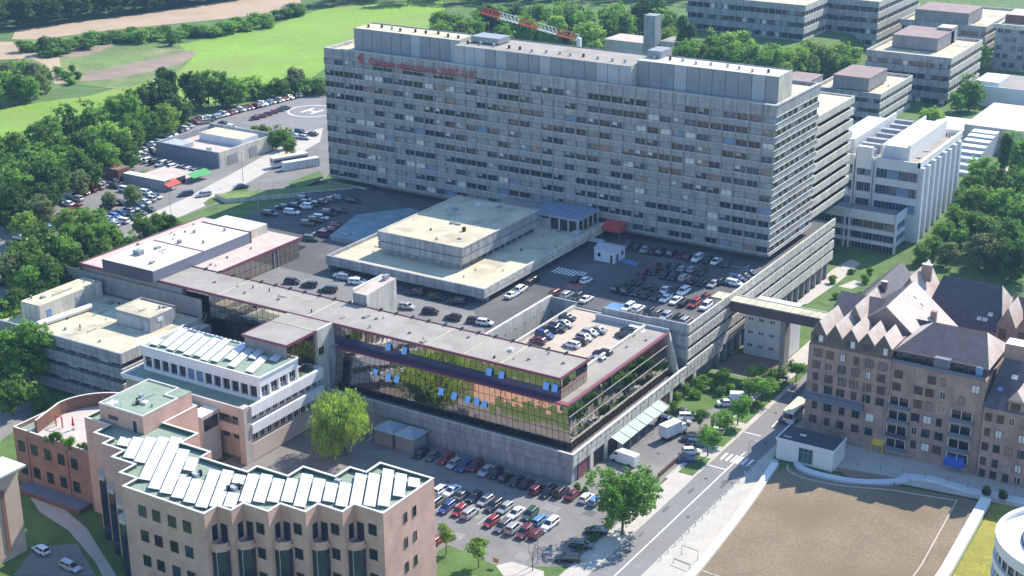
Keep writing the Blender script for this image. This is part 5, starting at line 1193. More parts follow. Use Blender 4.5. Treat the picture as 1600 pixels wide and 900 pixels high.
# ------------------------------------------------------------------ service buildings by the left car park
sv = thing('service_depot', 'low concrete depot open to the sky with blue grey wall beside the car park', 'depot', (-325, 342, 14))
mb = MB(); H = 19.0
mb.box(-339,-312.6,330.4,331,14,H,SLB); mb.box(-313.2,-312.6,331,356,14,H,CONC_PALE_SUN); mb.box(-339,-338.4,331,356,14,H,CONC); mb.box(-339,-312.6,355.4,356,14,H+.6,CONC); mb.build('wall', None, sv)
mb = MB(); mb.box(-338.4,-313.2,331,355.4,16.6,17.0,CONC,ROOFPK); mb.box(-334,-316,345,353,17,19.4,PANELW,ROOFP); mb.box(-338.2,-330,331.2,338,17,18.4,PANL); mb.cyl(-319,333.5,17,19.4,1.0,WHITEM,10); mb.build('roof', None, sv)
mb = MB(); mb.box(-312.58,-312.5,334.5,339,14.1,17.2,GREYM); mb.box(-312.58,-312.5,344.5,348,14.1,17.4,GREYM); mb.build('gate', None, sv)
s2 = thing('flat_roof_shop', 'low flat roofed shop with white roof and red and green awnings', 'shop', (-318, 311, 14))
mb = MB(); mb.box(-326,-309.4,303.6,306.4,14,17.2,PANB,WHITEM); mb.box(-326,-310.6,306.4,321,14,15.1,CONC,ROOFPK); mb.build('wall', None, s2)
mb = MB(); mb.face([(-310.5,303.6,16.6),(-307.6,303.6,15.6),(-307.6,309,15.6),(-310.5,309,16.6)], mat('red_awning',(.55,.05,.04),.7)); mb.face([(-310.5,314,16.6),(-307.4,314,15.7),(-307.4,322,15.7),(-310.5,322,16.6)], mat('green_awning',(.05,.30,.08),.7)); mb.box(-310.55,-310.5,309.4,313.6,14.2,16.4,GLASSD); mb.build('awning', None, s2)
s3 = thing('brick_shed', 'low red brick shed at the end of the flat roofed shop', 'shed', (-335, 306, 14))
mb = MB(); mb.box(-341,-328.5,304,309,14,17.6,REDB,REDB)
for x in (-339,-334.5,-331): mb.box(x,x+.5,303.95,304,14,17.6,mat('rust_door',(.35,.12,.07),.7))
mb.build('wall', None, s3)
mb = MB(); mb.box(-330,-327,311,316,14,14.6,GRASS); tag(mb.build('planter', None, None, None, (-328.5,313,14)), 'raised green planter between brick shed and flat roofed shop', 'planter')
# the ramp wall and forecourt between road and deck
mb = MB(); mb.prism([(-292,306),(-286,304),(-262,332),(-266,335)], 13.9, 15.4, CONC_PALE_SUN, ROUGHG); tag(mb.build('retaining_wall', None, None, None, (-276,318,14)), 'long low retaining wall with planting between access road and sunk forecourt', 'wall')
mb = MB(); mb.box(-272,-258,333,352,13.9,15.6,CONC,GRASS); tag(mb.build('retaining_wall', None, None, None, (-265,342,14)), 'retaining wall with a strip of lawn at the left foot of the tower', 'wall')
# white cabin and canopy on the deck, by the tower
cbn = thing('white_cabin', 'white site cabin standing on the shaded deck by the crossing', 'cabin', (-168.5, 316, 15))
mb = MB(); mb.box(-171.4,-165.6,313.4,319,15.02,18.1,PANELW); mb.box(-170.4,-169.6,313.34,313.4,16.2,17.2,GLASSD); mb.box(-166.8,-166.2,313.34,313.4,15.1,17.1,GLASSBL); mb.box(-165.6,-165.54,314.4,315.3,15.1,17.1,GLASSBL); mb.box(-165.6,-165.54,317,318,16.2,17.2,GLASSD); mb.build('wall', None, cbn)
mb = MB(); mb.face([(-171.7,313.1,18.1),(-165.3,313.1,18.1),(-165.3,316.2,18.9),(-171.7,316.2,18.9)],PANL); mb.face([(-165.3,319.3,18.1),(-171.7,319.3,18.1),(-171.7,316.2,18.9),(-165.3,316.2,18.9)],PANL); mb.face([(-165.3,313.1,18.1),(-165.3,319.3,18.1),(-165.3,316.2,18.9)],PANELW); mb.face([(-171.7,319.3,18.1),(-171.7,313.1,18.1),(-171.7,316.2,18.9)],PANELW); mb.build('roof', None, cbn)
mb = MB(); mb.box(-176.8,-173.2,320,322.5,17.2,17.45,PANL)
for x, y in ((-176.6,320.2),(-173.5,320.2),(-176.6,322.2),(-173.5,322.2)): mb.box(x,x+.1,y,y+.1,15.02,17.2,GREYM)
tag(mb.build('entrance_canopy', None, None, None, (-175,321,15)), 'small pale flat canopy on posts left of the white cabin', 'canopy')
mb = MB(); mb.face([(-178,328.6,18.6),(-172.4,328.6,18.6),(-172.4,332.6,19.6),(-178,332.6,19.6)], mat('red_canopy',(.50,.06,.04),.7)); mb.box(-178,-172.4,328.5,328.6,17.6,18.6,MATS['red_canopy']); mb.box(-172.4,-172.3,328.5,332.6,17.6,18.8,MATS['red_canopy'])
for x in (-177.8,-172.6): mb.box(x,x+.15,328.7,328.85,15.02,17.6,GREYM)
tag(mb.build('red_canopy', None, None, None, (-175,330,15)), 'red entrance canopy at the foot of the tower', 'canopy')
# ------------------------------------------------------------------ trees
LEAF = dict(dark=leafmat('dark_leaves', (.10,.20,.035)), mid=leafmat('green_leaves', (.18,.33,.05)), light=leafmat('light_leaves', (.28,.42,.07)),
            olive=leafmat('olive_leaves', (.24,.30,.11)), willow=leafmat('willow_leaves', (.25,.36,.06)), street=leafmat('street_tree_leaves', (.18,.35,.05)), bare=leafmat('reddish_twigs', (.16,.08,.05), .1))
def crown_mb(seed, r, hz, zc, leaf=.62, nl=9, clumps=150, per=20, shape='round', mb=None, o=(0,0,0)):
    """crown of leaf clumps spread over several overlapping lobes; r radius, hz half height, zc centre height"""
    rnd = random.Random(seed); mb = mb or MB(); lobes = []
    for i in range(nl):
        a = rnd.uniform(0, 2*math.pi); q = rnd.uniform(.0, .72)**.7; zz = rnd.uniform(-.75, .8)
        k = math.sqrt(max(.1, 1-zz*zz*.8))
        if shape == 'column': q *= .5
        if shape == 'cone': k = max(.12, (1-zz)/1.8)
        lobes.append((q*r*k*math.cos(a), q*r*k*math.sin(a), zc+zz*hz*.72, rnd.uniform(.34,.58)*r*(.8 if shape == 'cone' else 1)))
    tot = sum(l[3]**2 for l in lobes)
    for lx, ly, lz, lr in lobes:
        n = int(clumps*lr*lr/tot)
        for c in range(n):
            d = Vector((rnd.gauss(0,1), rnd.gauss(0,1), rnd.gauss(.25,1))).normalized(); rr = lr*rnd.uniform(.62, 1.08)
            ec = Vector((lx, ly, lz))+Vector((d.x*rr, d.y*rr, d.z*rr*min(1.25, hz/r)))
            cs = rnd.uniform(.55, 1.15)*leaf*1.15
            for j in range(per):
                p = ec+Vector((rnd.gauss(0,1), rnd.gauss(0,1), rnd.gauss(0,.7)))*cs*.75
                if shape == 'willow': p.z -= abs(rnd.gauss(0, 1))*1.1
                nrm = (d*.9+Vector((rnd.gauss(0,1), rnd.gauss(0,1), rnd.gauss(.35,1)))*.75).normalized()
                u = nrm.orthogonal().normalized(); an = rnd.uniform(0, 6.28); v = nrm.cross(u); u, v = u*math.cos(an)+v*math.sin(an), v*math.cos(an)-u*math.sin(an)
                s = leaf*rnd.uniform(.35,.75); t = s*rnd.uniform(.5,.9)
                if shape == 'willow': u, v = (u*.25+Vector((0,0,-1))).normalized(), v; s *= 1.5; t *= .55
                p = p+Vector(o)
                mb.v += [tuple(p-u*s), tuple(p+v*t), tuple(p+u*s), tuple(p-v*t)]; k = len(mb.v)-4; mb.f.append((k,k+1,k+2,k+3)); mb.m.append(0)
    return mb
def trunk_mb(seed, H, r, zc, hz, cr_=3):
    rnd = random.Random(seed); mb = MB(); top = zc+hz*.3
    pts = [(0,0,-.3),(rnd.uniform(-.1,.1),rnd.uniform(-.1,.1),top*.35),(rnd.uniform(-.3,.3),rnd.uniform(-.3,.3),top*.7),(rnd.uniform(-.4,.4),rnd.uniform(-.4,.4),top)]
    mb.tube(pts, r, WOOD, 7, r*.3)
    for i in range(6):
        a = rnd.uniform(0,6.28); z0 = rnd.uniform(.35,.8)*top; L = cr_*rnd.uniform(.5,.85)
        mb.tube([(0,0,z0),(L*.5*math.cos(a),L*.5*math.sin(a),z0+L*.4),(L*math.cos(a),L*math.sin(a),z0+L*.9)], r*.45, WOOD, 5, r*.12)
    return mb
TV = {}
def variant(kind, i):
    k = (kind, i)
    if k in TV: return TV[k]
    s = hash(kind) % 97 if False else sum(map(ord, kind))+31*i
    if kind in ('dark','mid','light','olive'): H, r, hz, zc, a = 13.0, 5.2, 6.3, 6.7, dict(clumps=270, per=24, leaf=.60, nl=13)
    elif kind == 'street': H, r, hz, zc, a = 6.6, 2.3, 2.3, 4.2, dict(clumps=100, per=22, leaf=.36, nl=7)
    elif kind == 'bush': H, r, hz, zc, a = 3.0, 2.0, 1.6, 1.4, dict(clumps=70, per=22, leaf=.36, nl=6)
    elif kind == 'willow': H, r, hz, zc, a = 14.0, 6.0, 6.0, 7.6, dict(clumps=620, per=28, leaf=.42, nl=16, shape='willow')
    elif kind == 'poplar': H, r, hz, zc, a = 18.0, 2.7, 8.6, 9.4, dict(clumps=230, per=22, leaf=.6, nl=16, shape='column')
    elif kind == 'big': H, r, hz, zc, a = 15.0, 6.3, 6.3, 8.6, dict(clumps=420, per=26, leaf=.5, nl=14)
    lf = {'bush':'mid','poplar':'dark','big':'street'}.get(kind, kind)
    cm = crown_mb(s, r, hz, zc, **a).mesh('crown', LEAF[lf]); tm = trunk_mb(s, H, {'street':.13,'bush':.07}.get(kind,.3), zc, hz, r*.8).mesh('trunk', WOOD)
    TV[k] = (cm, tm, H, lf); return TV[k]
rt = random.Random(77)
def tree(p, kind, h=None, wide=1.0, label=None, group=None, leaf=None, name='leafy_tree', cat='tree'):
    cm, tm, H, lf = variant(kind, rt.randrange(4 if kind in ('dark','mid','light','street') else 2))
    s = (h or H)/H
    t = thing(name, label, cat, p, rt.uniform(0, 6.28), group)
    for nm, me in (('trunk', tm), ('crown', cm)):
        o = bpy.data.objects.new(nm, me); COL.objects.link(o); o.parent = t; o.scale = (s*wide, s*wide, s)
        if leaf and nm == 'crown': o.material_slots[0].link = 'OBJECT'; o.material_slots[0].material = LEAF[leaf]
    return t
def top_at(px, py, h):
    z = 0
    for _ in range(12):
        p = at(px, py, z+h); z = .5*z+.5*terr(p.x, p.y)
    p = at(px, py, z+h); return Vector((p.x, p.y, terr(p.x, p.y)))
def belt(lst, what, place, group, name='leafy_tree', cat='tree'):
    lst = sorted(lst, key=lambda q: q[0])
    for i, q in enumerate(lst):
        px, py, kind, h = q[:4]; w = q[4] if len(q) > 4 else 1.0
        col = {'dark':'dark green','mid':'green','light':'light green','olive':'olive green','poplar':'tall narrow dark','bush':'low green','street':'small round green','willow':'yellow green','big':'large green'}[kind]
        tree(top_at(px, py, h), kind, h, w, '%s %s, %s %s' % (col, what, nth(i, len(lst)), place), group, None, name, cat)
belt([(-6,218,'dark',15),(22,205,'mid',15),(48,196,'dark',15),(78,180,'mid',14),(108,166,'dark',14),(138,158,'mid',15),(165,150,'light',13),(190,142,'mid',14),(218,134,'dark',14),(243,124,'dark',15),(300,112,'dark',14),(322,108,'mid',13),(345,112,'dark',13),(368,122,'mid',10),(388,116,'light',9,1.2),(404,128,'bush',6,1.2),(420,126,'bush',6.5,1.2),(436,120,'mid',8,1.2),(456,106,'olive',10,1.1),(476,118,'bush',7,1.2),(492,122,'bush',6,1.2),(380,134,'bush',5,1.2),(448,130,'bush',5,1.2)], 'tree in the belt', 'along the green field edge', 'trees between field and car park')
belt([(252,94,'poplar',20),(266,100,'poplar',19)], 'poplar', 'of the two rising from the tree belt', 'poplars in the belt', 'poplar_tree')
belt([(10,240,'mid',14),(38,232,'dark',14),(65,222,'mid',14),(92,212,'mid',14),(120,204,'dark',14),(148,192,'mid',13),(176,186,'light',13),(205,176,'mid',13),(232,166,'mid',12),(258,158,'light',12),(278,150,'dark',11)], 'tree', 'in the middle row of the field belt', 'trees in the middle of the belt')
belt([(-8,270,'dark',14),(18,262,'mid',13),(45,256,'dark',13),(72,248,'dark',14),(100,240,'mid',12),(126,232,'dark',13),(160,222,'mid',11),(188,206,'dark',12),(20,292,'dark',12),(60,284,'dark',11)], 'tree', 'in the belt row beside the road', 'trees at the front of the belt')
belt([(6,98,'olive',13),(28,92,'mid',13),(50,98,'olive',13),(66,104,'mid',10),(18,112,'mid',12),(42,112,'mid',11),(-6,108,'mid',14)], 'tree', 'of the clump beside the sand track', 'trees beside the sand track')
belt([(124,266,'olive',8),(205,290,'olive',7),(168,300,'olive',5),(60,304,'olive',10),(98,322,'light',9),(40,330,'light',9)], 'loose tree', 'among the cars of the left car park', 'trees among the parked cars')
belt([(140,318,'mid',12),(112,345,'mid',12),(160,338,'mid',11),(70,352,'dark',13),(90,368,'mid',12),(135,360,'dark',12),(40,372,'mid',12),(160,372,'mid',10),(112,392,'dark',12),(66,398,'dark',12),(142,400,'dark',10),(88,420,'dark',11),(40,410,'mid',11),(20,450,'dark',12),(58,436,'dark',12),(8,396,'olive',9),(0,470,'mid',12),(110,425,'dark',9)], 'tree', 'in the clump behind the concrete block', 'trees between car park and concrete block')
belt([(182,352,'mid',7),(200,362,'mid',6),(216,336,'mid',7),(232,352,'dark',6),(246,330,'mid',7),(262,336,'dark',6),(276,342,'mid',5),(186,382,'mid',6),(210,372,'mid',5)], 'bushy tree', 'beside the white roofed hall', 'bushy trees beside the white roofed hall')
belt([(38,500,'big',17,1.0),(2,512,'big',16),(56,596,'mid',7),(12,590,'mid',9)], 'tree', 'in front of the concrete block', 'trees in front of the concrete block')
tree(Vector((-176.4,217.4,0)), 'willow', 15.0, 1.12, 'rounded yellow green willow between solar roof office and glass office', None, None, 'willow_tree')
p = at(972, 836, 0); tree(p, 'big', 14.6, .98, 'large spreading green tree at the corner of the front car park', None, None, 'leafy_tree')
tree(at(697, 866, .1), 'street', 5.8, .95, 'small round tree at the edge of the front car park, left one', None, 'light')
tree(at(748, 886, .1), 'street', 5.6, 1.1, 'small round tree at the edge of the front car park, right one', None, 'light')
stt = [(1243,596,5.2),(1216,612,5.6),(1190,628,6.2),(1170,632,5.8),(1152,664,6.0),(1128,686,5.8),(1106,712,6.2)]
for i, (px, py, hh) in enumerate(stt):
    tree(at(px, py, .15), 'street', hh*1.1, 1.2, 'small round street tree on the grass verge, %s from the footbridge' % ORD[i], 'street trees on the verge', None, 'street_tree')
tree(at(1130, 605, 0), 'street', 4.8, 1.35, 'dense round dark tree in the shrub bed beside the street', None, 'dark')
tree(at(1094, 672, 0), 'street', 4.6, 1.1, 'small dark round tree standing among the forecourt cars', None, 'dark')
tree(at(1180, 598, 0), 'street', 4.8, 1.5, 'bright green broad tree just in front of the prefab block', None, 'light')
belt([(1072,600,'bush',3),(1086,592,'bush',3),(1100,584,'bush',2.6),(1112,592,'bush',2.6),(1060,612,'bush',2.6),(1050,628,'bush',2.0),(1088,606,'bush',2.4),(1126,604,'bush',2),(1145,600,'bush',2),(1165,590,'bush',2.4),(1148,612,'bush',1.6)], 'shrub', 'in the bed beside the glass canopy', 'shrubs beside the glass canopy', 'shrub', 'shrub')
belt([(903,752,'bush',1.7,.7),(915,758,'bush',1.7,.7)], 'shrub', 'of two at the street corner of the glass office', 'corner shrubs', 'shrub', 'shrub')
belt([(1300,430,'bush',2.2),(1330,418,'bush',1.8),(1350,430,'bush',2.4),(1306,456,'bush',1.8),(1322,462,'bush',1.6),(1345,455,'bush',1.8),(1362,418,'bush',2)], 'shrub', 'on the courtyard lawn', 'shrubs on the courtyard lawn', 'shrub', 'shrub')
belt([(1574,200,'poplar',17),(1594,206,'mid',14),(1540,244,'mid',12),(1524,262,'mid',10),(1562,262,'dark',13),(1592,262,'mid',14),(1512,292,'mid',10),(1540,290,'light',12),(1572,292,'mid',13),(1596,310,'mid',13),(1496,318,'mid',9),(1520,322,'mid',10),(1552,330,'mid',12),(1580,340,'dark',13),(1476,342,'mid',8),(1500,348,'mid',9),(1458,366,'mid',7),(1440,380,'mid',6),(1535,366,'olive',10,1.35),(1482,378,'olive',7,1.2),(1596,372,'dark',12),(1570,372,'dark',10)], 'tree', 'on the wooded slope at right', 'trees on the wooded slope at right')
belt([(1520,116,'mid',14),(1450,166,'light',8),(1535,70,'light',11),(1500,140,'mid',9),(1465,172,'light',7)], 'tree', 'among the campus blocks', 'trees among the campus blocks')
belt([(1110,46,'mid',13),(1135,52,'light',14),(1160,50,'light',13),(1205,64,'mid',13),(1228,72,'light',12),(1255,74,'mid',12),(1298,76,'light',13),(1322,84,'mid',10),(1270,84,'light',9)], 'full tree', 'crowding the foot of the far campus blocks', 'full trees below the campus blocks')
belt([(1105,68,'light',10),(1122,62,'mid',13),(1150,68,'mid',12),(1172,62,'mid',13),(1192,74,'mid',11),(1212,88,'light',9),(1242,68,'light',13),(1262,62,'light',13),(1285,64,'light',13),(1310,64,'light',12),(1332,72,'light',11),(1165,92,'mid',7),(1225,96,'light',8)], 'tree', 'in the row below far campus blocks', 'trees below the far campus blocks')
belt([(695,30,'mid',15),(720,34,'light',14),(742,30,'mid',14),(780,28,'mid',15),(820,20,'mid',15),(860,22,'light',15),(915,12,'mid',16),(960,2,'mid',16),(1035,14,'mid',15),(1072,56,'mid',14),(1042,40,'light',12),(1085,60,'mid',12)], 'broad tree', 'in the nearer group beyond the tower roof', 'nearer trees beyond the tower roof')
belt([(690,16,'light',15),(712,12,'mid',16),(735,18,'mid',15),(760,4,'dark',16),(785,0,'mid',17),(808,8,'dark',16),(832,-2,'mid',17),(858,4,'mid',16),(884,-4,'mid',17),(905,8,'olive',15),(922,34,'light',14,1.2),(948,18,'mid',15),(972,14,'mid',15),(1000,-6,'dark',17),(1030,-8,'dark',17),(1052,18,'mid',15),(1068,14,'poplar',22),(1078,30,'poplar',18),(842,30,'light',11),(880,36,'mid',10),(1058,56,'light',8),(800,26,'dark',12),(1010,22,'mid',10)], 'tree', 'in the group beyond the tower roof', 'trees beyond the tower roof')
hl = []
for i in range(44):
    a = i/43; px = 62+a*405; py = 72-58*a-6*math.sin(a*7)+(3 if i % 3 else -2); hl.append((px, py-4, 'bush', 3.8+(i*7 % 5)*.5, 1.35))
hl += [(68,56,'dark',8,1.1),(85,66,'bush',5,1.3),(265,46,'dark',7),(30,64,'bush',5,1.3),(46,62,'bush',5,1.3)]
belt(hl, 'bush', 'in the hedge between the fields', 'hedge between the fields')
belt([(88,102,'mid',5),(112,98,'mid',4),(100,108,'bush',4),(108,118,'bush',3.5),(120,112,'bush',3)], 'shrub', 'on the rough meadow bank', 'shrubs on the meadow bank', 'shrub', 'shrub')
belt([(428,196,'mid',8),(442,200,'mid',7),(395,196,'light',5),(412,194,'light',5),(452,214,'mid',6)], 'bushy tree', 'beside the service depot and helipad', 'bushy trees beside the depot')
# the far wood along the top edge reads as one mass
mb = MB(); wr = random.Random(3)
for i in range(300):
    px = -60+wr.random()*470; lim = 50-50*max(0, px)/370
    p = gnd(px, lim-(wr.random()**2*60 if i > 70 else wr.random()*4)); crown_mb(i, 5.6, 6.5, 8.5, 1.0, 6, 40, 14, mb=mb, o=p)
for i in range(260):
    px = 475+wr.random()*225 if i < 70 else 690+wr.random()*420; p = gnd(px, (12-5*(px-475)/225 if px < 690 else 6)-wr.random()*60); crown_mb(500+i, 5.6, 6.5, 8.0, .95, 6, 46, 14, mb=mb, o=p)
o = mb.build('far_wood', LEAF['dark']); tag(o, 'dark far wood along the top edge beyond the fields', 'wood', None, 'stuff')
# planting on the brick terrace and the long clipped hedge of the front lot
tp = []
for i in range(9):
    p = at(72+8.5*i, 690+2.0*i, 11.3)
    tree(p, 'bush', 1.5+.5*(i % 3), .62, 'leafy terrace plant along the brick parapet, %s' % nth(i, 9), 'plants along the terrace parapet', None, 'terrace_plant', 'plant')
def hedge(name, a, b, w, h, label, leaf='mid'):
    mb = MB(); rnd = random.Random(int(a.x*7)); L = (b-a).length; n = int(L*w*38); d = (b-a).normalized(); s = Vector((-d.y, d.x, 0))
    for i in range(n):
        p = a+d*rnd.random()*L+s*rnd.uniform(-w/2,w/2)+Vector((0,0,h*rnd.random()**.5)); nrm = Vector((rnd.gauss(0,1),rnd.gauss(0,1),rnd.gauss(.6,1))).normalized(); u = nrm.orthogonal().normalized()*.2; v = nrm.cross(u).normalized()*.16
        mb.face([p-u, p+v, p+u, p-v])
    tag(mb.build(name, LEAF[leaf], None, None, a), label, 'hedge')
hedge('hedge', Vector((-116.4,204.4,0)), Vector((-116.2,222,0)), 1.1, 1.0, 'clipped hedge under the large green tree beside the pavement', 'dark')
# the bare reddish tree and orange post of the front lot
bt = thing('bare_tree', 'thin leafless reddish tree in the front car park', 'tree', at(832, 892, 0))
mb = MB(); rnd = random.Random(4)
def twig(p, d, L, r, k):
    q = p+d*L; mb.tube([p, q], r, LEAF['bare'], 4, r*.6)
    if k:
        for i in range(3 if k > 1 else 4):
            twig(p+d*L*rnd.uniform(.45,1), (d+Vector((rnd.gauss(0,.5),rnd.gauss(0,.5),rnd.gauss(.15,.3)))).normalized(), L*rnd.uniform(.5,.75), r*.55, k-1)
twig(Vector((0,0,0)), Vector((0,0,1)), 3.2, .09, 4)
o = mb.build('branches'); o.parent = bt
# ------------------------------------------------------------------ cars
CPAINT = dict(black=(.012,.012,.014), darkgrey=(.05,.052,.056), grey=(.14,.145,.15), silver=(.42,.43,.44), white=(.78,.78,.77), blue=(.03,.06,.19), lightblue=(.11,.25,.45), red=(.27,.022,.026), darkred=(.13,.02,.03), green=(.03,.08,.05), beige=(.40,.35,.27), navy=(.015,.022,.06), orange=(.55,.16,.03))
CNAME = dict(darkgrey='dark grey', lightblue='light blue', darkred='dark red', navy='navy blue')
def paint(c): return mat('paint_'+c, CPAINT[c], .28, .25 if c in ('silver','grey','darkgrey') else 0.0, spec=.6, coat=.6)
CGL = glass('car_glass', (.012,.015,.018), .05)
LAMP = mat('car_lamp', (.7,.7,.68), .2); TAIL = mat('tail_lamp', (.35,.01,.01), .3); RIM = mat('wheel_rim', (.35,.35,.36), .35, .8)
CT = dict(hatchback=(4.05,1.75,1.48,-.96,.62,-.80,.22), saloon=(4.55,1.78,1.45,-.72,.58,-.38,.18), estate=(4.65,1.80,1.52,-.97,.58,-.88,.20), suv=(4.5,1.86,1.72,-.96,.56,-.86,.20))
def car_parts(typ, col):
    L, W, H, r0, f0, r1, f1 = CT[typ]; hl_, hw = L/2, W/2; P = {}; pm = paint(col)
    zb = .92 if typ != 'suv' else 1.05
    st = [(-hl_,.48,zb-.12,.80),(-hl_+.10,.30,zb,.93),(-hl_*.55,.22,zb+.02,1),(hl_*.30,.22,zb,1),(hl_*.66,.22,zb-.10,.97),(hl_-.12,.28,zb-.24,.88),(hl_,.42,zb-.36,.74)]
    b = MB(); rings = []
    for x, z0, z1, w in st:
        i = len(b.v); y = hw*w
        b.v += [(x,-y*.9,z0),(x,-y,z0+.18),(x,-y,z1-.14),(x,-y*.9,z1),(x,y*.9,z1),(x,y,z1-.14),(x,y,z0+.18),(x,y*.9,z0)]; rings.append(i)
    k = b.mi(pm)
    for a, c in zip(rings[:-1], rings[1:]):
        for q in range(8): b.f.append((a+q, a+(q+1)%8, c+(q+1)%8, c+q)); b.m.append(k)
    b.f.append(tuple(rings[0]+q for q in range(7,-1,-1))); b.m.append(k); b.f.append(tuple(rings[-1]+q for q in range(8))); b.m.append(k)
    xa, xb, xc, xd = hl_*r0+.04, hl_*f0, hl_*r1, hl_*f1; wb, wt = hw*.90, hw*.70; zr = H
    B = [Vector(v) for v in ((xa,-wb,zb-.03),(xb,-wb,zb-.05),(xb,wb,zb-.05),(xa,wb,zb-.03))]; T = [Vector(v) for v in ((xc,-wt,zr-.06),(xd,-wt,zr-.08),(xd,wt,zr-.08),(xc,wt,zr-.06))]
    for q in range(4): b.face([B[q], B[(q+1)%4], T[(q+1)%4], T[q]], pm)
    TT = [Vector((xc+.1,-wt+.09,zr)),Vector((xd-.12,-wt+.09,zr-.01)),Vector((xd-.12,wt-.09,zr-.01)),Vector((xc+.1,wt-.09,zr))]
    for q in range(4): b.face([T[q], T[(q+1)%4], TT[(q+1)%4], TT[q]], pm)
    b.face(TT, pm); P['body'] = [b]
    def pane(q, s0, s1, t0, t1):
        a, c, d, e = B[q], B[(q+1)%4], T[(q+1)%4], T[q]; n = (c-a).cross(e-a).normalized()*.012
        f = lambda s, t: (a*(1-s)+c*s)*(1-t)+(e*(1-s)+d*s)*t+n
        return [f(s0,t0),f(s1,t0),f(s1,t1),f(s0,t1)]
    for nm, q in (('windscreen',1),('rear_window',3)):
        g = MB(); g.face(pane(q,.05,.95,.10,.95), CGL); P[nm] = [g]
    P['side_window'] = []
    for q in (0, 2):
        g = MB(); g.face(pane(q,.07,.47,.16,.90), CGL); g.face(pane(q,.51,.93,.16,.90), CGL); P['side_window'].append(g)
    P['wheel'] = []
    for x in (-hl_*.60, hl_*.62):
        for s in (-1, 1):
            w = MB(); w.tube([(x,s*(hw-.20),.32),(x,s*(hw+.012),.32)], .32, RUBBER, 12); w.tube([(x,s*(hw+.002),.32),(x,s*(hw+.024),.32)], .19, RIM, 8); P['wheel'].append(w)
    P['headlight'] = []; P['tail_light'] = []
    for s in (-1, 1):
        w = MB(); w.box(hl_-.14,hl_-.015,s*hw*.66-.16,s*hw*.66+.16,zb-.42,zb-.27,LAMP); P['headlight'].append(w)
        w = MB(); w.box(-hl_-.012,-hl_+.10,s*hw*.70-.12,s*hw*.70+.12,zb-.30,zb-.12,TAIL); P['tail_light'].append(w)
    return P
CPROTO = {}
def join(P):
    m = MB()
    for l in P.values():
        for b in l:
            o = len(m.v); m.v += b.v
            for f, mi in zip(b.f, b.m): m.f.append(tuple(o+i for i in f)); m.m.append(m.mi(b.mats[mi]))
    return m
def car(p, rz, typ, col, label, group, near):
    k = (typ, col, near)
    if k not in CPROTO:
        P = car_parts(typ, col)
        CPROTO[k] = [('car', join(P).mesh('car'))] if not near else [(n, b.mesh(n)) for n, l in P.items() for b in l]
    if not near:
        o = bpy.data.objects.new('parked_car', CPROTO[k][0][1]); COL.objects.link(o); o.location = p; o.rotation_euler = (0,0,rz); tag(o, label, 'car', group); return o
    t = thing('parked_car', label, 'car', p, rz, group)
    for n, me in CPROTO[k]:
        o = bpy.data.objects.new(n, me); COL.objects.link(o); o.parent = t
    return t
rc = random.Random(42)
SPREAD = ['black','black','darkgrey','darkgrey','grey','silver','silver','white','white','blue','red','navy','darkred','lightblue','green','beige']
def carrow(pts, z, rz, where, group, near=False, jit=.06, ends=('left','right')):
    """pts: (px, py, colour, type) at mid height of each car"""
    n = len(pts)
    for i, q in enumerate(pts):
        px, py = q[0], q[1]; col = q[2] if len(q) > 2 and q[2] else rc.choice(SPREAD); typ = q[3] if len(q) > 3 else rc.choice(('hatchback','hatchback','saloon','estate','suv'))
        p = at(px, py, z+.7); p.z = z
        a = rz+rc.uniform(-jit, jit)+(math.pi if rc.random() < .5 else 0)
        car(p, a, typ, col, '%s %s, %s %s' % (CNAME.get(col, col), typ, nth(i, n, *ends), where), group, near)
def line(x0, y0, x1, y1, n, cols=None):
    return [(x0+(x1-x0)*i/max(1,n-1), y0+(y1-y0)*i/max(1,n-1), cols[i % len(cols)] if cols else None) for i in range(n)]
cx_ = lambda pts, ox, oy, s: [(ox+a/s, oy+b/s, *c) for a, b, *c in pts]
YD, XD = math.pi/2, 0.0
carrow(cx_([(205,372,'black'),(262,388,'grey'),(335,402,'red'),(378,428,'silver'),(436,444,'blue'),(495,442,'darkred'),(552,466,'silver'),(606,480,'black'),(662,502,'black'),(716,522,'darkgrey'),(772,534,'black'),(830,564,'darkred'),(890,580,'black'),(958,580,'darkgrey','suv'),(1020,596,'darkred'),(1095,612,'white'),(1142,630,'lightblue')], 600, 600, 3.463), .03, YD, 'in the row along the glass office base', 'cars along the glass office base', True)
carrow(cx_([(312,566,'white'),(368,574,'white'),(420,598,'grey'),(488,608,'darkgrey'),(550,628,'silver'),(594,656,'darkgrey'),(656,668,'silver'),(714,694,'white'),(790,704,'green'),(846,732,'lightblue'),(900,752,'white')], 600, 600, 3.463), .03, YD, 'in the sunlit lot, back row', 'cars in the back row of the front car park', True)
carrow(cx_([(292,630,'grey'),(340,664,'blue'),(408,682,'red'),(466,696,'silver','suv'),(580,742,'red'),(642,766,'grey'),(702,776,'silver'),(760,800,'darkred'),(826,806,'darkred')], 600, 600, 3.463), .03, YD, 'in the sunlit lot, front row', 'cars in the front row of the front car park', True)
carrow([(684,842,'red','hatchback')], .03, YD, 'half hidden behind the zigzag building corner', None, True)
carrow([(932,828,'black','saloon'),(908,850,'darkgrey','estate'),(887,871,'black','estate')], .03, R(22), 'beside the hedge at the lot edge', 'cars beside the hedge', True)
carrow([(1072,716,'blue','hatchback'),(1080,704,'white','hatchback'),(1088,692,'blue','hatchback'),(1078,684,'darkgrey','hatchback'),(1064,658,'silver','saloon'),(1076,650,'white','estate'),(1066,643,'darkgrey','saloon'),(1042,656,'blue','hatchback'),(1136,629,'white','saloon'),(1118,672,'white','hatchback')], .04, R(20), 'on the forecourt between canopy and street', 'cars on the forecourt', True, .3)
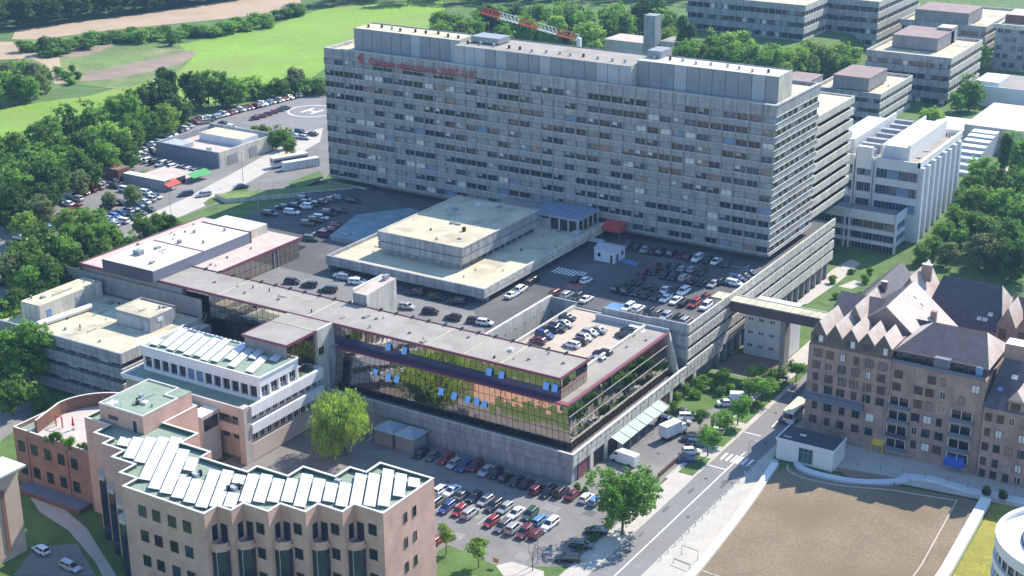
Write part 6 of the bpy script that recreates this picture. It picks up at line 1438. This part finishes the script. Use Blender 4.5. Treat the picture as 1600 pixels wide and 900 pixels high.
carrow([(110,884,'silver','estate'),(64,858,'white','hatchback')], .1, R(-5), 'on the drive in the lower left corner', 'cars on the lower left drive', True, ends=('right','left'))
carrow([(1228,652,'darkgrey','saloon')], .04, YD, 'on the street behind the white pavilion', None, True)
# roof car park
Zp = 14.43
carrow(cx_([(165,456,'darkred'),(208,420,'blue'),(240,384,'navy'),(288,376,'black'),(332,348,'silver'),(350,304,'darkgrey')], 800, 420, 4.09), Zp, XD, 'beside the pit on the roof car park', 'cars beside the pit on the roof car park', True)
carrow(cx_([(380,480,'white'),(432,458,'darkgrey'),(462,436,'silver'),(498,406,'silver'),(546,386,'silver')], 800, 420, 4.09), Zp, XD, 'in the middle row of the roof car park', 'cars in the middle of the roof car park', True)
carrow(cx_([(535,578,'silver'),(580,540,'navy'),(722,420,'darkgrey'),(746,388,'black'),(800,392,'white')], 800, 420, 4.09), Zp, XD, 'on the roof car park, street side', 'cars on the street side of the roof car park', True)
# parking deck
Zd = 15.02
carrow(cx_([(232,76,'black'),(340,98,'black'),(460,128,'black'),(575,52,'silver'),(650,80,'white')], 400, 420, 4.09), Zd, R(20), 'behind the long roof, left of stair tower', 'cars behind the long roof, left part')
carrow(cx_([(940,112,'silver'),(1090,142,'black'),(1230,180,'black'),(1370,200,'darkgrey'),(1430,212,'white')], 400, 450, 4.0), Zd, R(15), 'behind the long roof, right of stair tower', 'cars behind the long roof, right part')
carrow(cx_([(150,600,'white'),(250,630,'white'),(640,712,'black'),(780,742,'black'),(920,772,'black')], 500, 290, 4.286), Zd, R(12), 'in the shade below the pavilion front', 'cars below the pavilion front')
carrow(cx_([(1285,728,'white'),(1345,690,'white'),(1390,655,'black'),(1425,630,'black')], 500, 290, 4.286), Zd, YD, 'along the pavilion side wall', 'cars along the pavilion side')
carrow([(856,402,'black'),(868,395,'black')], Zd, YD, 'under the pavilion corner beside the crossing', 'cars under the pavilion corner')
dk4 = lambda pts: cx_(pts, 860, 330, 4.444)
carrow(dk4([(40,566,'darkred'),(115,580,'silver'),(182,590,'darkgrey'),(250,606,'white')]), Zd, YD, 'in the row at the head of the pit', 'cars at the head of the pit')
carrow(dk4([(185,466,'black'),(250,476,'white')]), Zd, YD, 'of two beside the crossing on the deck', 'cars beside the crossing')
carrow(dk4([(540,236,'darkred'),(600,248,'black'),(660,262,'silver'),(715,270,'darkred'),(770,282,'black'),(850,292,'darkgrey'),(905,300,'darkred'),(960,312,'darkred'),(1020,326,'white'),(1090,336,'black'),(1150,346,'white'),(1220,362,'darkgrey')]), Zd, YD, 'in the row under the tower', 'cars at the foot of the tower')
carrow(dk4([(725,372,'red'),(800,382,'black'),(860,390,'darkgrey'),(920,398,'silver'),(984,402,'silver'),(1050,416,'black')]), Zd, YD, 'of second deck row, back side', 'cars in the second deck row, back side')
carrow(dk4([(650,418,'darkred'),(718,416,'black'),(796,440,'black'),(855,452,'darkgrey'),(930,462,'silver'),(984,480,'darkred'),(1050,490,'black'),(1130,500,'silver'),(1180,482,'black'),(1230,480,'navy')]), Zd, YD, 'of second deck row, front side', 'cars in the second deck row, front side')
carrow(dk4([(1280,496,'white'),(1300,462,'blue'),(1345,448,'black'),(1385,428,'navy')]), Zd, XD, 'beside the deck parapet above the footbridge', 'cars beside the deck parapet')
carrow(dk4([(555,490,'black'),(615,486,'black'),(676,510,'darkgrey'),(740,530,'black'),(796,546,'white'),(856,552,'darkgrey'),(922,556,'white')]), Zd, YD, 'of third deck row, back side', 'cars in the third deck row, back side')
carrow(dk4([(470,532,'black'),(532,550,'black'),(600,562,'black'),(662,578,'darkgrey'),(730,590,'black'),(800,602,'white'),(870,616,'white'),(932,628,'black'),(1000,638,'red')]), Zd, YD, 'of third deck row, front side', 'cars in the third deck row, front side')
carrow(dk4([(1070,598,'darkred'),(1080,656,'white')]), Zd, YD, 'of two at the sunny end of the third row', 'cars at the end of the third row')
carrow(dk4([(540,662,'white'),(610,672,'white'),(680,696,'black'),(750,706,'grey'),(800,722,'silver'),(880,742,'black'),(940,752,'silver')]), Zd, YD, 'in the deck row nearest the glass office', 'cars in the nearest deck row')
carrow(cx_([(85,432,'black'),(160,392,'black'),(225,422,'white'),(250,385,'black'),(290,362,'black'),(300,345,'darkgrey')], 400, 225, 4), Zd, R(15), 'in the forecourt left of pavilion, back row', 'cars in the forecourt, back row')
carrow(cx_([(320,492,'grey'),(370,476,'black'),(405,456,'white'),(455,430,'darkgrey'),(525,415,'navy'),(610,352,'black')], 400, 225, 4), Zd, R(15), 'in the forecourt left of pavilion, front row', 'cars in the forecourt, front row')
carrow(line(476,322,524,308,5), Zd, R(15), 'at the tower foot left of the annex', 'cars at the tower foot by the annex')
carrow(line(486,372,528,352,4), Zd, R(15), 'of the short row beside the annex wall', 'cars beside the annex wall')
carrow([(536,370,'silver'),(552,368,'silver')], Zd, R(15), 'of two beside the teal roofed annex', 'cars beside the annex')
# left car parks
Zl = 14.1
carrow(line(303,189,498,140,30,['red','darkred','silver','white','lightblue','silver','darkgrey','white','red','silver','black','white','darkgrey']), Zl, XD, 'in the long row below the field trees', 'cars in the long row below the field trees')
carrow(line(214,237,294,196,11,['white','silver','black','white','silver','darkgrey']), Zl, XD, 'in the row opposite the depot wall', 'cars opposite the depot')
carrow(line(118,287,168,258,6,['darkgrey','white','black','silver']), Zl, XD, 'in the row behind the brick shed', 'cars behind the brick shed')
carrow(line(-4,346,92,308,9,['black','darkgrey','silver','white','navy','darkred']), Zl, XD, 'of the row under the left trees', 'cars in the row at the left edge')
carrow(line(206,252,238,238,4,['black','white','silver']), Zl, XD, 'of the row at the depot corner', 'cars at the depot corner')
carrow(line(232,250,310,270,9,['white','black','silver','darkgrey']), Zl, YD, 'in the shade of the depot wall', 'cars in the shade of the depot')
carrow([(150,282,'silver'),(163,287,'white'),(180,290,'darkgrey'),(196,296,'white')], Zl, XD, 'in the row before the brick shed', 'cars before the brick shed')
carrow([(84,288,'white'),(92,296,'darkgrey'),(100,302,'silver'),(112,306,'white'),(96,314,'blue'),(108,318,'white'),(120,310,'silver')], Zl, XD, 'of the cluster in the left car park', 'clustered cars in the left car park')
carrow([(166,322,'darkgrey'),(176,316,'grey'),(188,316,'black')], Zl, XD, 'of three by the small trees', 'cars by the small trees')
carrow(line(162,346,243,306,10,['lightblue','silver','lightblue','blue','silver','lightblue','blue','white','silver','white']), Zl, XD, 'in the bluish row of the left car park', 'cars in the bluish row')
carrow([(228,300,'white'),(244,306,'black'),(233,347,'white')], Zl, XD, 'of three near the flat roofed shop', 'cars near the flat roofed shop')
carrow(line(318,190,352,176,6), Zl, R(62), 'in the short row behind the depot', 'cars behind the depot')
carrow(line(20,378,120,322,9), Zl, XD, 'on the road edge beside the left trees', 'cars on the left road edge')
carrow(line(398,184,446,168,6), Zl, R(62), 'in the row at the helipad edge', 'cars at the helipad edge')
carrow(line(130,300,190,278,6), Zl, XD, 'in the row behind the small trees', 'cars behind the small trees')
carrow(line(150,362,232,326,7), Zl, XD, 'in the lane below the bluish row', 'cars below the bluish row')
carrow([(318,303,'silver'),(376,291,'darkgrey'),(290,302,'black')], Zl, R(60), 'of three on the access road', 'cars on the access road', ends=('left','right'))
carrow([(350,192,'grey'),(362,198,'white'),(470,205,'black'),(476,214,'silver'),(462,212,'white'),(488,208,'darkgrey')], Zl, XD, 'of the scattered cars beside the helipad', 'cars beside the helipad')
carrow([(12,420,'white'),(6,440,'blue'),(20,402,'silver')], Zl, YD, 'between the trees at the left edge', 'cars between the trees at the left edge')
# ------------------------------------------------------------------ vans, truck, coaches
def van(p, rz, L, W, H, col, label, name='panel_van', cat='van'):
    t = thing(name, label, cat, p, rz); m = paint(col); hl_ = L/2; hw = W/2
    b = MB(); prof = [(-hl_,.35),(hl_-.1,.35),(hl_,.9),(hl_-.35,1.15),(hl_-1.25,H-.15),(hl_-1.7,H),(-hl_+.1,H),(-hl_,H-.2)]
    for s in (-1, 1): b.face([(x, s*hw*(1 if z < 1.3 else .93), z) for x, z in (prof if s < 0 else prof[::-1])], m)
    for i in range(len(prof)):
        (x0, z0), (x1, z1) = prof[i], prof[(i+1)%len(prof)]; w0, w1 = hw*(1 if z0 < 1.3 else .93), hw*(1 if z1 < 1.3 else .93)
        b.face([(x0,-w0,z0),(x0,w0,z0),(x1,w1,z1),(x1,-w1,z1)], m)
    o = b.build('body'); o.parent = t
    g = MB(); g.face([(hl_-.33,-hw*.86,1.22),(hl_-.33,hw*.86,1.22),(hl_-1.2,hw*.82,H-.25),(hl_-1.2,-hw*.82,H-.25)], CGL)
    gn = Vector((.7,0,.7))*.02; g.v = [tuple(Vector(v)+gn) for v in g.v]; o = g.build('windscreen'); o.parent = t
    for s in (-1, 1):
        g = MB(); g.face([(hl_-2.1,s*hw*.985,1.35),(hl_-.75,s*hw*.985,1.35),(hl_-1.25,s*hw*.95,H-.4),(hl_-2.1,s*hw*.95,H-.4)], CGL); o = g.build('side_window'); o.parent = t
        for x in (-hl_*.58, hl_*.62):
            w = MB(); w.tube([(x,s*(hw-.22),.36),(x,s*(hw+.01),.36)], .36, RUBBER, 12); o = w.build('wheel'); o.parent = t
        w = MB(); w.box(hl_-.12,hl_+.01,s*hw*.7-.18,s*hw*.7+.18,.8,.98,LAMP); o = w.build('headlight'); o.parent = t
    return t
p = at(976, 715, 1.2); p.z = .04; van(p, R(172), 6.2, 2.1, 2.6, 'white', 'white panel van parked beside the street corner of the glass office')
p = at(1158, 622, 1.0); p.z = .04; van(p, R(25), 5.2, 2.0, 2.3, 'white', 'white delivery van beside the street trees on the forecourt')
p = at(1118, 664, 1.0); p.z = .04
def truck(p, rz, label):
    t = thing('box_truck', label, 'truck', p, rz); m = paint('white')
    b = MB(); b.box(-3.4,1.5,-1.15,1.15,1.0,3.5,PANELW,WHITEM); b.build('cargo_box').parent = t
    b = MB(); b.box(1.7,3.3,-1.05,1.05,.5,1.6,m); b.prism([(1.7,-1.0),(3.0,-1.0),(3.0,1.0),(1.7,1.0)],1.6,2.5,m); b.build('cab').parent = t
    b = MB(); b.box(3.0,3.05,-.9,.9,1.65,2.35,CGL); b.build('windscreen').parent = t
    b = MB(); b.box(-3.3,3.2,-.5,.5,.55,.98,BLACKM); b.build('chassis').parent = t
    for x in (-2.2, 2.3):
        for s in (-1, 1): w = MB(); w.tube([(x,s*.85,.45),(x,s*1.1,.45)], .45, RUBBER, 12); w.build('wheel').parent = t
p = at(1052, 672, 1.5); p.z = .04; truck(p, R(75), 'white box truck parked on the forecourt beside the glass canopy')
def coach(p, rz, label, L=11.0, col='beige'):
    t = thing('coach', label, 'bus', p, rz); b = MB(); b.box(-L/2,L/2,-1.25,1.25,.4,1.6,PANELW); b.box(-L/2,L/2,-1.22,1.22,2.6,3.2,PANELW,mat('cream_bus_roof',(.66,.60,.40),.6)); b.box(-L/2+.03,L/2-.03,-1.2,1.2,1.6,2.6,WHITEM); b.build('body').parent = t
    for s in (-1, 1): g = MB(); g.box(-L/2+.3,L/2-.3,s*1.205-.01,s*1.205+.01,1.65,2.55,CGL); g.build('side_window').parent = t
    g = MB(); g.box(L/2-.02,L/2+.01,-1.1,1.1,1.3,2.8,CGL); g.build('windscreen').parent = t
    g = MB(); g.box(-L/2-.01,-L/2+.02,-1.1,1.1,1.5,2.7,CGL); g.build('rear_window').parent = t
    for x in (-L*.28, L*.3):
        for s in (-1, 1): w = MB(); w.tube([(x,s*1.0,.48),(x,s*1.26,.48)], .48, RUBBER, 12); w.build('wheel').parent = t
p = at(1243, 640, 2.0); p.z = .04; coach(p, YD, 'cream roofed coach on the street at the corner of the gabled brick block', 8.5)
p = at(452, 248, Zl+2); p.z = Zl; coach(p, R(66), 'white coach standing on the access road left of the tower', 12)
mb = MB(); p = at(470, 262, Zl); mb.obox((p.x,p.y,p.z+1.3),(.42,.9,0),(-.9,.42,0),(0,0,1),6,1.2,1.3,PANELW)
for k in range(12):
    q = Vector((p.x,p.y,p.z+1.3))+Vector((.42,.9,0))*(k-5.5); mb.obox(q,(.42,.9,0),(-.9,.42,0),(0,0,1),.06,1.23,1.28,PANL)
tag(mb.build('shipping_container', None, None, None, tuple(p)), 'long white container beside the coach left of the tower', 'container')
# ------------------------------------------------------------------ street furniture
for i in range(16):
    y = 214+2.9*i; x = -102.4-(.0 if y < 240 else .2)
    mb = MB(); mb.cyl(x,y,.13,1.05,.07,GREYM,7); mb.cyl(x,y,1.05,1.15,.09,WHITEM,7)
    tag(mb.build('bollard', None, None, None, (x,y,.13)), 'slim grey bollard on the right pavement edge, %s from the bottom' % ORD[i], 'bollard', 'bollards along the right pavement')
for i, (px, py, lab) in enumerate(((1065,866,'tall grey pipe frame bike stand on the right pavement'),(1052,880,'low grey pipe rail in front of the taller frame on the right pavement'))):
    p = at(px, py, .14); mb = MB(); h = 1.9 if i == 0 else .9
    mb.tube([(0,0,0),(0,0,h),(3.4,-.4,h),(3.4,-.4,0)], .07, GREYM, 6); tag(mb.build('pipe_frame', None, None, None), lab, 'frame').location = p
def lamp(p, h, label, group=None):
    t = thing('street_lamp', label, 'street lamp', p, 0, group)
    mb = MB(); mb.cyl(0,0,0,h,.09,GREYM,7,.05); mb.build('pole').parent = t
    mb = MB(); mb.tube([(0,0,h),(.5,.3,h+.15),(1.1,.6,h+.1)], .05, GREYM, 5); mb.box(.9,1.5,.4,.8,h,h+.12,PANL); mb.build('lamp_head').parent = t
for i, (px, py, z, lab) in enumerate(((268,345,Zl,'tall grey lamp post beside the white roofed hall'),(300,196,Zl,'lamp post in the long row below the field trees'),(380,285,Zl,'lamp post on the access road opposite the forecourt'),(405,345,15,'left lamp post at the forecourt edge'),(430,335,15,'right lamp post at the forecourt edge'),(222,210,Zl,'lamp post among the trees by the depot road'),(1168,735,.14,'lamp post beside the crossing on the street'),(840,880,.03,'lamp post beside the bare tree in the front lot'))):
    lamp(at(px, py, z), 9 if i < 6 else 6.5, lab)
for i, (px, py) in enumerate(((1296,722),(1340,730),(1375,738),(1410,742),(1445,748),(1480,755),(1512,762))):
    p = at(px, py, .75); mb = MB(); mb.cyl(0,0,0,1.1,.05,BLACKM,5); mb.cyl(0,0,1.1,1.25,.09,BLACKM,5)
    tag(mb.build('path_light', None, None, None), 'short black path light along the curved footpath, %s' % nth(i, 7), 'path light', 'path lights on the curved footpath').location = p
for i, (px, py, lab) in enumerate(((1541,772,'round black planter at the top end of the straight white wall'),(1567,778,'round black planter on the yellowed grass beside the path'))):
    t = thing('round_planter', lab, 'planter', at(px, py, .9), 0); mb = MB(); mb.cyl(0,0,0,.7,.75,BLACKM,14,.95); mb.build('pot').parent = t
    mb = crown_mb(60+i, .95, .7, 1.1, .22, 5, 30, 14); mb.build('shrub', LEAF['dark']).parent = t
mb = MB(); mb.tube([(-126.4,196.6,0),(-126.4,196.6,2.0)],.05,GREYM,5); mb.box(-127.0,-125.8,196.5,196.56,1.0,1.9,mat('orange_board',(.70,.30,.08),.6)); tag(mb.build('parking_sign', None, None, None, (-126.4,196.6,0)), 'small orange sign board on a post at the lot lawn', 'sign')
mb = MB(); mb.box(-117.2,-117.0,242,258,.04,1.1,mat('brown_fence',(.10,.06,.05),.8)); tag(mb.build('low_fence', None, None, None, (-117,250,0)), 'low brown fence between forecourt cars and street pavement', 'fence')
mb = MB(); mb.tube([at(567,16,20),at(567,12,24)], .7, WHITEM, 6); q = gnd(567, 40); mb.tube([q, Vector((q.x,q.y,q.z+16))], .12, GREYM, 5); mb.box(q.x-.6,q.x+.6,q.y-.2,q.y+.2,q.z+15,q.z+17,WHITEM); tag(mb.build('field_mast', None, None, None, tuple(q)), 'thin mast with white head at the far edge of the field', 'mast') if False else None
HAZE = 0.00012
# ------------------------------------------------------------------ the air
hm = bpy.data.materials.new('haze'); hm.use_nodes = True; hn = hm.node_tree.nodes; hl2 = hm.node_tree.links
hn.remove(hn['Principled BSDF']); pvn = hn.new('ShaderNodeVolumePrincipled'); pvn.inputs['Color'].default_value = (.38, .62, 1.0, 1); pvn.inputs['Density'].default_value = HAZE; pvn.inputs['Anisotropy'].default_value = .2
hl2.new(pvn.outputs[0], hn['Material Output'].inputs['Volume'])
mb = MB(); mb.box(-4100, 4100, -1600, 4100, -1.5, 146); o = mb.build('haze', hm); o['kind'] = 'stuff'
